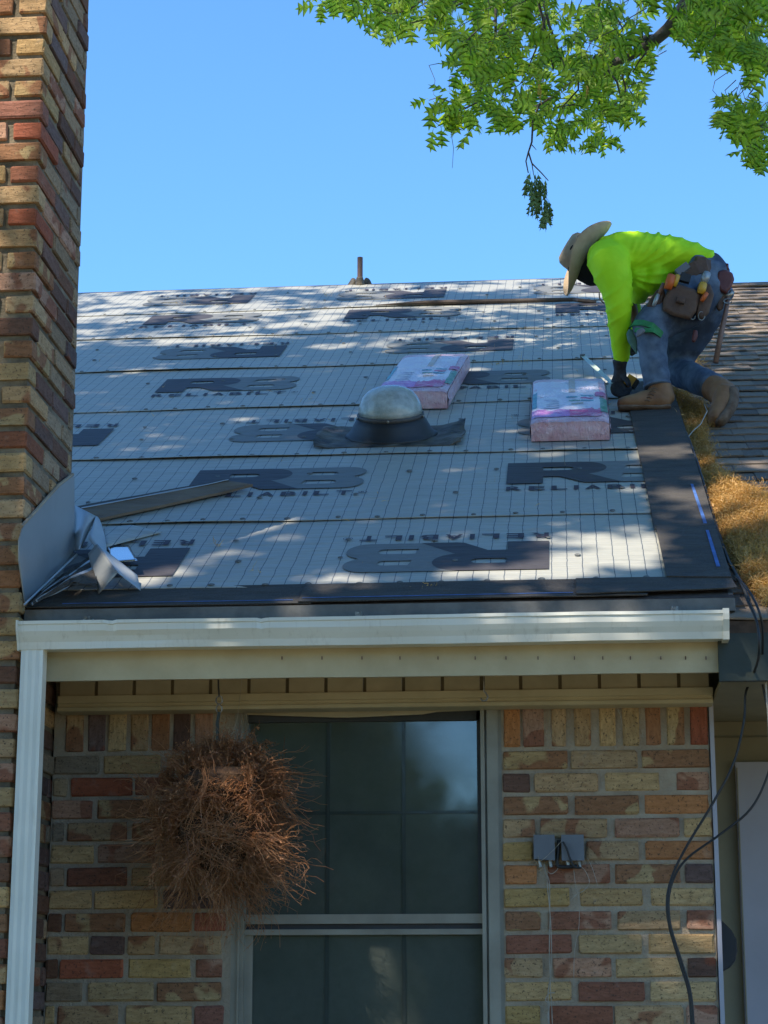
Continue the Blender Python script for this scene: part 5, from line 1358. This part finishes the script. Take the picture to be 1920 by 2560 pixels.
hand('glove', [(622, 1135, -.03, .035, .034), (622, 1190, -.01, .028, .026), (622, 1235, .0, .031, .026), (618, 1290, .01, .040, .024), (622, 1330, .015, .038, .022)],
     [[(592, 1290, .0, .013), (570, 1330, -.02, .013), (580, 1370, -.035, .012), (612, 1385, -.04, .011)], [(608, 1310, -.005, .013), (598, 1355, -.03, .013), (618, 1388, -.045, .012), (650, 1385, -.045, .011)],
      [(628, 1315, -.005, .013), (630, 1362, -.03, .013), (652, 1388, -.045, .012), (682, 1370, -.04, .011)], [(645, 1305, .0, .012), (662, 1345, -.025, .012), (688, 1352, -.035, .011), (700, 1330, -.03, .010)]],
     [(640, 1245, -.015, .014), (672, 1275, -.035, .0135), (688, 1305, -.045, .012)], M['glove'])
hand('glove', [(712, 980, .15, .03, .03), (710, 1020, .14, .032, .024), (705, 1045, .14, .030, .022)],
     [[(696, 1040, .13, .011), (690, 1062, .12, .011), (698, 1078, .11, .010)], [(706, 1048, .13, .011), (704, 1070, .12, .011), (712, 1082, .11, .010)], [(716, 1046, .13, .011), (720, 1066, .12, .010), (728, 1074, .11, .009)], [(726, 1040, .13, .010), (734, 1056, .12, .009), (738, 1062, .11, .009)]],
     [(700, 1010, .12, .012), (688, 1030, .10, .011), (686, 1048, .10, .010)], M['glove'])
# head cover with brow and nose under the cloth
hc = MB()
tubeform(hc, [(425, 290, 0, .075, .07), (395, 385, 0, .098, .085), (365, 475, 0, .080, .070), (352, 515, 0, .04, .045)])
tubeform(hc, [(400, 430, 0, .08, .08), (440, 440, 0, .085, .095), (480, 430, 0, .09, .11)])
tubeform(hc, [(340, 430, 0, .018, .016), (322, 452, 0, .015, .014)])
tubeform(hc, [(380, 470, 0, .06, .06), (410, 505, 0, .045, .06), (440, 500, 0, .04, .06)])
fuse('face_cover', hc, M['black_cloth'], per, .009, 4, lambda p: .004*noise.noise(p*22))
# shirt
sb = MB()
tubeform(sb, [(455, 375, 0, .080, .11), (500, 375, 0, .098, .16), (600, 385, 0, .120, .205), (730, 392, 0, .130, .20), (870, 395, 0, .120, .185), (1010, 395, 0, .108, .175), (1140, 410, 0, .088, .168), (1235, 432, 0, .070, .16), (1290, 455, 0, .052, .15)])
tubeform(sb, [(740, 470, 0, .11, .16), (760, 560, 0, .085, .14), (752, 640, 0, .052, .11), (742, 678, 0, .022, .07)])
tubeform(sb, [(860, 440, -.02, .10, .15), (880, 520, -.02, .070, .13), (850, 590, 0, .04, .1)])
tubeform(sb, [(960, 440, 0, .085, .165), (980, 490, 0, .045, .14)])
tubeform(sb, [(505, 350, -.13, .085, .080), (540, 400, -.185, .098, .080), (575, 520, -.20, .086, .070), (605, 640, -.20, .070, .060), (615, 760, -.185, .058, .053), (620, 880, -.13, .052, .050), (628, 1000, -.08, .046, .044), (632, 1090, -.04, .040, .038), (632, 1122, -.02, .037, .035)])
tubeform(sb, [(540, 400, .14, .09, .08), (620, 560, .19, .075, .065), (680, 700, .19, .058, .052), (712, 830, .19, .048, .045), (714, 960, .16, .036, .036)])
def shirt_fold(p):
    # creases radiate from the armpit towards the back and run round the sleeve
    px, py, _ = proj(p); cx = (px-1340)/.3376; cy = (py-520)/.3376
    if cx > 690 and cy < 720:
        ang = atan2(cy-470, cx-640); rr = sqrt((cx-640)**2+(cy-470)**2)
        a = ang*13+cx*.012+1.2*noise.noise(Vector((cx*.004, cy*.004, p.y*3)))
        rdg = (1-abs(sin(a)))**2
        return .011*rdg*min(1, rr/200)*(.35+max(0, .5+noise.noise(Vector((cx*.006, cy*.006, 9)))))-.002
    a = cy*.022+cx*.016+1.5*noise.noise(Vector((cx*.005, cy*.004, p.y*4)))
    rdg = (1-abs(sin(a)))**2
    return .007*rdg*(.2+min(1, max(0, noise.noise(Vector((cx*.008, cy*.006, 2)))+.5)))-.001
fuse('shirt', sb, M['hi_vis'], per, .0085, 5, shirt_fold)
# jeans
jb = MB()
tubeform(jb, [(1165, 465, 0, .095, .165), (1250, 510, 0, .115, .17), (1330, 560, 0, .095, .16)])
tubeform(jb, [(1240, 560, -.08, .125, .105), (1110, 700, -.12, .120, .10), (960, 800, -.16, .098, .09), (845, 870, -.19, .080, .078), (855, 960, -.195, .074, .074), (868, 1090, -.20, .066, .068), (885, 1210, -.20, .062, .066), (900, 1300, -.20, .060, .066)])
tubeform(jb, [(1300, 590, .08, .11, .105), (1230, 760, .12, .105, .10), (1120, 960, .19, .098, .095), (1045, 1120, .24, .080, .08), (1030, 1195, .25, .072, .07), (1120, 1240, .14, .070, .07), (1220, 1280, -.02, .064, .066), (1310, 1325, -.17, .064, .066)])
def jean_fold(p):
    px, py, _ = proj(p); cx = (px-1340)/.3376; cy = (py-520)/.3376
    return .004*sin(cy*.045+cx*.015+2.5*noise.noise(Vector((cx*.01, cy*.01, p.y*3))))*max(0, .4+noise.noise(Vector((cx*.01, cy*.006, 4))))+.005*noise.noise(Vector((cx*.015, cy*.012, 1)))
fuse('jeans', jb, M['denim'], per, .0095, 4, jean_fold)
MB_ = MB(); tubeform(MB_, [(896, 1300, -.20, .062, .068), (899, 1320, -.20, .063, .069)], 20, .1); MB_.build('jeans_hem', M['denim'], per, smooth=True)
# boots
bb = MB()
tubeform(bb, [(915, 1310, -.20, .052, .055), (925, 1370, -.20, .056, .055), (935, 1420, -.205, .058, .05)])
tubeform(bb, [(965, 1425, -.205, .046, .045), (900, 1425, -.21, .052, .05), (820, 1428, -.215, .050, .05), (740, 1442, -.22, .042, .052), (670, 1450, -.22, .034, .054), (625, 1456, -.22, .028, .046)])
fuse('boot', bb, M['boot_leather'], per, .007, 3, lambda p: .002*noise.noise(p*40))
so_ = MB()
tubeform(so_, [(985, 1482, -.205, .013, .047), (900, 1488, -.21, .013, .046), (800, 1486, -.215, .012, .047), (700, 1488, -.22, .013, .054), (620, 1486, -.22, .012, .046)], 14, .6)
so_.build('boot_sole', M['boot_sole'], per, smooth=True)
for k in range(5):
    y_ = 1335+22*k; x_ = 862-14*k; MB().tube([W4(x_-8, y_+6, -.262), W4(x_+18, y_-2, -.268), W4(x_+38, y_+8, -.262)], .0022, 5).build('lace', M['boot_sole'], per)
bb = MB()
tubeform(bb, [(1310, 1330, -.17, .060, .060), (1370, 1365, -.22, .064, .060), (1395, 1390, -.25, .062, .055)])
tubeform(bb, [(1400, 1360, -.26, .048, .048), (1395, 1430, -.28, .056, .052), (1365, 1500, -.30, .050, .05), (1330, 1560, -.32, .036, .045), (1315, 1580, -.33, .024, .04)])
fuse('boot', bb, M['boot_leather'], per, .007, 3, lambda p: .002*noise.noise(p*40))
so_ = MB()
tubeform(so_, [(1455, 1375, -.275, .030, .046), (1456, 1440, -.30, .026, .048), (1425, 1510, -.32, .024, .05), (1380, 1568, -.335, .024, .05), (1345, 1590, -.34, .016, .04)], 14, .6)
so_.build('boot_sole', M['boot_sole'], per, smooth=True)
# hat
hat_c = W4(378, 372, 0); ud = (W4(210, 645)-W4(545, 100)).normalized()
ax_ = -(ud.cross(Vector((0, 1, 0)))).normalized()
if (W4(240, 300)-hat_c).dot(ax_) < 0: ax_ = -ax_
ax_ = (ax_+Vector((0, -.10, 0))).normalized(); sd_ = ud.cross(ax_).normalized(); ud2 = ax_.cross(sd_).normalized()
HM = Matrix([[ud2[r], sd_[r], ax_[r], hat_c[r]] for r in range(3)]+[[0, 0, 0, 1]])
hat = MB(); prof = [(.199, .012), (.197, .006), (.17, -.004), (.13, -.006), (.102, .000), (.096, .012), (.094, .04), (.090, .075), (.083, .100), (.066, .114), (.03, .108), (.002, .100)]
rings = []
for r, z in prof:
    ring = []
    for j in range(48):
        a = 2*pi*j/48; rr = r*(1.0 if r > .11 else (1.0 if r > .08 else 1))
        ex = 1+.0*cos(a); zz = z
        if r > .11: zz += .060*((abs(sin(a)))**2)*((r-.10)/.1)**1.5-.02*(cos(a)**2)*((r-.10)/.1)**2+.004*sin(a*3)
        xx, yy = rr*cos(a)*1.0, rr*sin(a)*(.86 if r > .11 else .84)
        ring.append((xx, yy, zz))
    rings.append(ring)
hat.loft(rings, close=False)
ho = hat.build('straw_hat', M['straw_hat'], per, HM, True); md = ho.modifiers.new('t', 'SOLIDIFY'); md.thickness = .004
hbnd = MB().loft([[(r*cos(2*pi*j/36), r*sin(2*pi*j/36)*.85, z) for j in range(36)] for r, z in ((.101, .004), (.0975, .02), (.0965, .045), (.0945, .050))], close=False)
hbnd.build('hat_band', M['black_cloth'], ho, HM, True)
for a in (2.2, 3.0, 4.1, 4.9, 1.5): MB().lathe([(.0, -.001), (.007, 0), (.0, .001)], 8).build('vent_slot', M['black_cloth'], ho, HM @ Matrix.Translation((.0885*cos(a), .0885*sin(a)*.85, .082)) @ Matrix.Rotation(a, 4, 'Z') @ Matrix.Rotation(pi/2, 4, 'Y') @ Matrix.Diagonal((.6, 2.0, 1, 1)))
# tool belt
bl_ = MB()
def band(pts, wd, th):
    rings = []
    P_ = [W4(*p) for p in pts]
    for i, p in enumerate(P_):
        t_ = (P_[min(i+1, len(P_)-1)]-P_[max(i-1, 0)]).normalized(); dv = Vector((0, 1, 0)); e_ = t_.cross(dv).normalized(); q_ = t_.cross(e_).normalized()
        rings.append([p+e_*wd+q_*th, p-e_*wd+q_*th, p-e_*wd-q_*th, p+e_*wd-q_*th])
    return MB().loft(rings)
band([(1345, 480, -.06), (1320, 445, -.14), (1262, 425, -.185), (1190, 440, -.19), (1120, 490, -.185), (1060, 545, -.17), (1020, 590, -.11)], .032, .006).build('tool_belt', M['belt_leather'], per)
band([(1325, 400, .0), (1305, 410, -.12), (1255, 400, -.175), (1195, 392, -.175), (1165, 400, -.15)], .022, .005).build('waistband', M['belt_leather'], per)
def pouch(pts, d0, d1, name='pouch', m='belt_leather'):
    b = MB(); c0 = sum((W4(x, y, d0) for x, y in pts), Vector())/len(pts)
    r0 = [W4(x, y, d0) for x, y in pts]; r1 = [W4(x, y, d1) for x, y in pts]; r2 = [c0+(p-c0)*.86+Vector((0, -.012, 0)) for p in r0]
    b.loft([r2, r0, r1]); o = b.build(name, M[m], per); md = o.modifiers.new('b', 'BEVEL'); md.width = .006; md.segments = 2; return o
pouch([(985, 590), (1040, 560), (1170, 600), (1215, 640), (1185, 770), (1140, 830), (1010, 800), (935, 755), (940, 680)], -.265, -.17)
pouch([(1045, 650), (1110, 665), (1100, 720), (1035, 700)], -.283, -.27, 'pouch_pocket')
pouch([(890, 610), (940, 580), (960, 640), (930, 720), (960, 775), (880, 760), (815, 735), (840, 680)], -.235, -.15)
pouch([(1200, 560), (1290, 560), (1320, 640), (1280, 780), (1230, 840), (1185, 800), (1200, 680)], -.245, -.16)
pouch([(1345, 470), (1400, 455), (1455, 480), (1470, 530), (1440, 600), (1405, 640), (1360, 620), (1330, 560)], -.15, -.04, 'holster', 'holster_red')
pouch([(1350, 640), (1400, 650), (1390, 740), (1355, 770), (1335, 740)], -.12, -.05, 'holster_flap')
pouch([(1165, 900), (1195, 905), (1200, 950), (1175, 1000), (1150, 990)], -.20, -.17, 'tool_handle', 'holster_red')
def rod(name, m, p, q, r, d=-.29):
    return MB().tube([W4(*p, d), W4((p[0]+q[0])/2, (p[1]+q[1])/2, d-.004), W4(*q, d)], [r, r*1.1, r*.9], 10).build(name, M[m], per, smooth=True)
rod('screwdriver_handle', 'orange', (1005, 500), (975, 600), .019); rod('screwdriver_handle', 'yellow', (1050, 500), (1020, 580), .012, -.28)
rod('knife_handle', 'yellow', (1240, 560), (1218, 635), .018, -.27); rod('marker', 'steel', (1270, 480), (1240, 555), .017, -.265); rod('plier_grip', 'orange', (1265, 630), (1225, 690), .010, -.275)
rod('chisel_blade', 'steel', (905, 640), (870, 725), .009, -.262); rod('chisel_handle', 'wood', (945, 560), (910, 640), .009, -.262)
MB().obox(W4(1085, 455, -.25), Vector((.8, 0, .6)), Vector((0, 1, 0)), Vector((-.6, 0, .8)), .032, .015, .016).build('tool_jaw', M['grey_box'], per)
MB().obox(W4(1105, 520, -.25), Vector((.9, 0, -.3)), Vector((0, 1, 0)), Vector((.3, 0, .9)), .024, .015, .02).build('tape_clip', M['black_plastic'], per)
for c_, r_ in (((1160, 800), 20), ((1225, 800), 24)):
    MB().tube([W4(c_[0]+r_*cos(a), c_[1]+r_*1.3*sin(a), -.255) for a in np.linspace(0, 5.2, 14)], .003, 5).build('steel_ring', M['hardware'], per)
band([(700, 875, -.16), (730, 850, -.24), (790, 850, -.272), (860, 870, -.28), (925, 930, -.26), (945, 960, -.20)], .013, .004).build('thigh_strap', M['green_web'], per)
band([(735, 905, -.24), (800, 905, -.279), (870, 905, -.282), (930, 945, -.26)], .010, .004).build('thigh_strap', M['green_web'], per)
pouch([(690, 890), (740, 920), (752, 1000), (750, 1090), (720, 1050), (680, 990), (668, 930)], -.20, -.10, 'knee_pad', 'green_pad')
pouch([(745, 905), (790, 885), (815, 910), (770, 950), (740, 960)], -.292, -.27, 'buckle', 'grey_box')
MB().tube([W4(1410, 415, -.1), W4(1412, 460, -.1)], .010, 8).build('holster_peg', M['holster_red'], per, smooth=True)
# black loop of cable behind the arm
tag(MB().tube([W4(x, y, .3) for x, y in ((485, 600), (468, 630), (470, 665), (485, 690), (505, 705))], .0035, 6).build('cable_loop', M['black_rubber'], smooth=True), 'small black cable loop on the roof beside the worker\'s sleeve', 'cable')
# hammer hanging from the belt
hm = thing('hammer', W4(1420, 620, -.1), 'claw hammer with a long wooden handle hanging from the worker\'s belt', 'hammer')
MB().tube([W4(1425, 640, -.12), W4(1408, 760, -.13), W4(1372, 920, -.14), W4(1330, 1145, -.15)], [.010, .0105, .0125, .013], 10).build('handle', M['wood'], hm, smooth=True)
MB().tube([W4(1385, 640, -.12), W4(1410, 650, -.12), W4(1440, 640, -.12), W4(1455, 615, -.12)], [.007, .014, .013, .012], 8).build('head', M['hardware'], hm, smooth=True)
MB().tube([W4(1420+30*cos(a), 690+16*sin(a), -.14) for a in np.linspace(0, 5.5, 12)], .003, 5).build('belt_ring', M['hardware'], hm)
# tape measure
tp_ = thing('tape_measure', W4(690, 1290, .0), 'yellow tape measure in the worker\'s glove with its pale blade run out', 'tape measure')
c0 = W4(700, 1285, -.01)
u_ = (W4(740, 1300)-W4(665, 1255)).normalized(); w_ = Vector((0, 1, 0)); v_3 = u_.cross(w_).normalized()
MB().obox(c0, u_, w_, v_3, .022, .018, .024).build('case', M['yellow'], tp_); MB().obox(c0+u_*.026, u_, w_, v_3, .008, .019, .020).build('bumper', M['black_plastic'], tp_)
ba = on_roof(1340+.3376*345, 520+.3376*1097, .05); bb_ = W4(560, 1300, -.02)
dirn = (bb_-ba).normalized(); sdv = dirn.cross(Vector((0, -.6, .8))).normalized(); up_ = sdv.cross(dirn).normalized(); b = MB(); rings = []
for i in range(13):
    p = ba.lerp(bb_, i/12); rings.append([p+sdv*.0125+up_*.004, p, p-sdv*.0125+up_*.004, p-up_*.0012])
b.loft(rings).build('blade', worn('pale_tape_blade', (.42, .50, .36), (.5, .55, .42), 30, .35), tp_)
MB().obox(ba, sdv, dirn, up_, .013, .001, .010).build('end_hook', M['grey_box'], tp_)
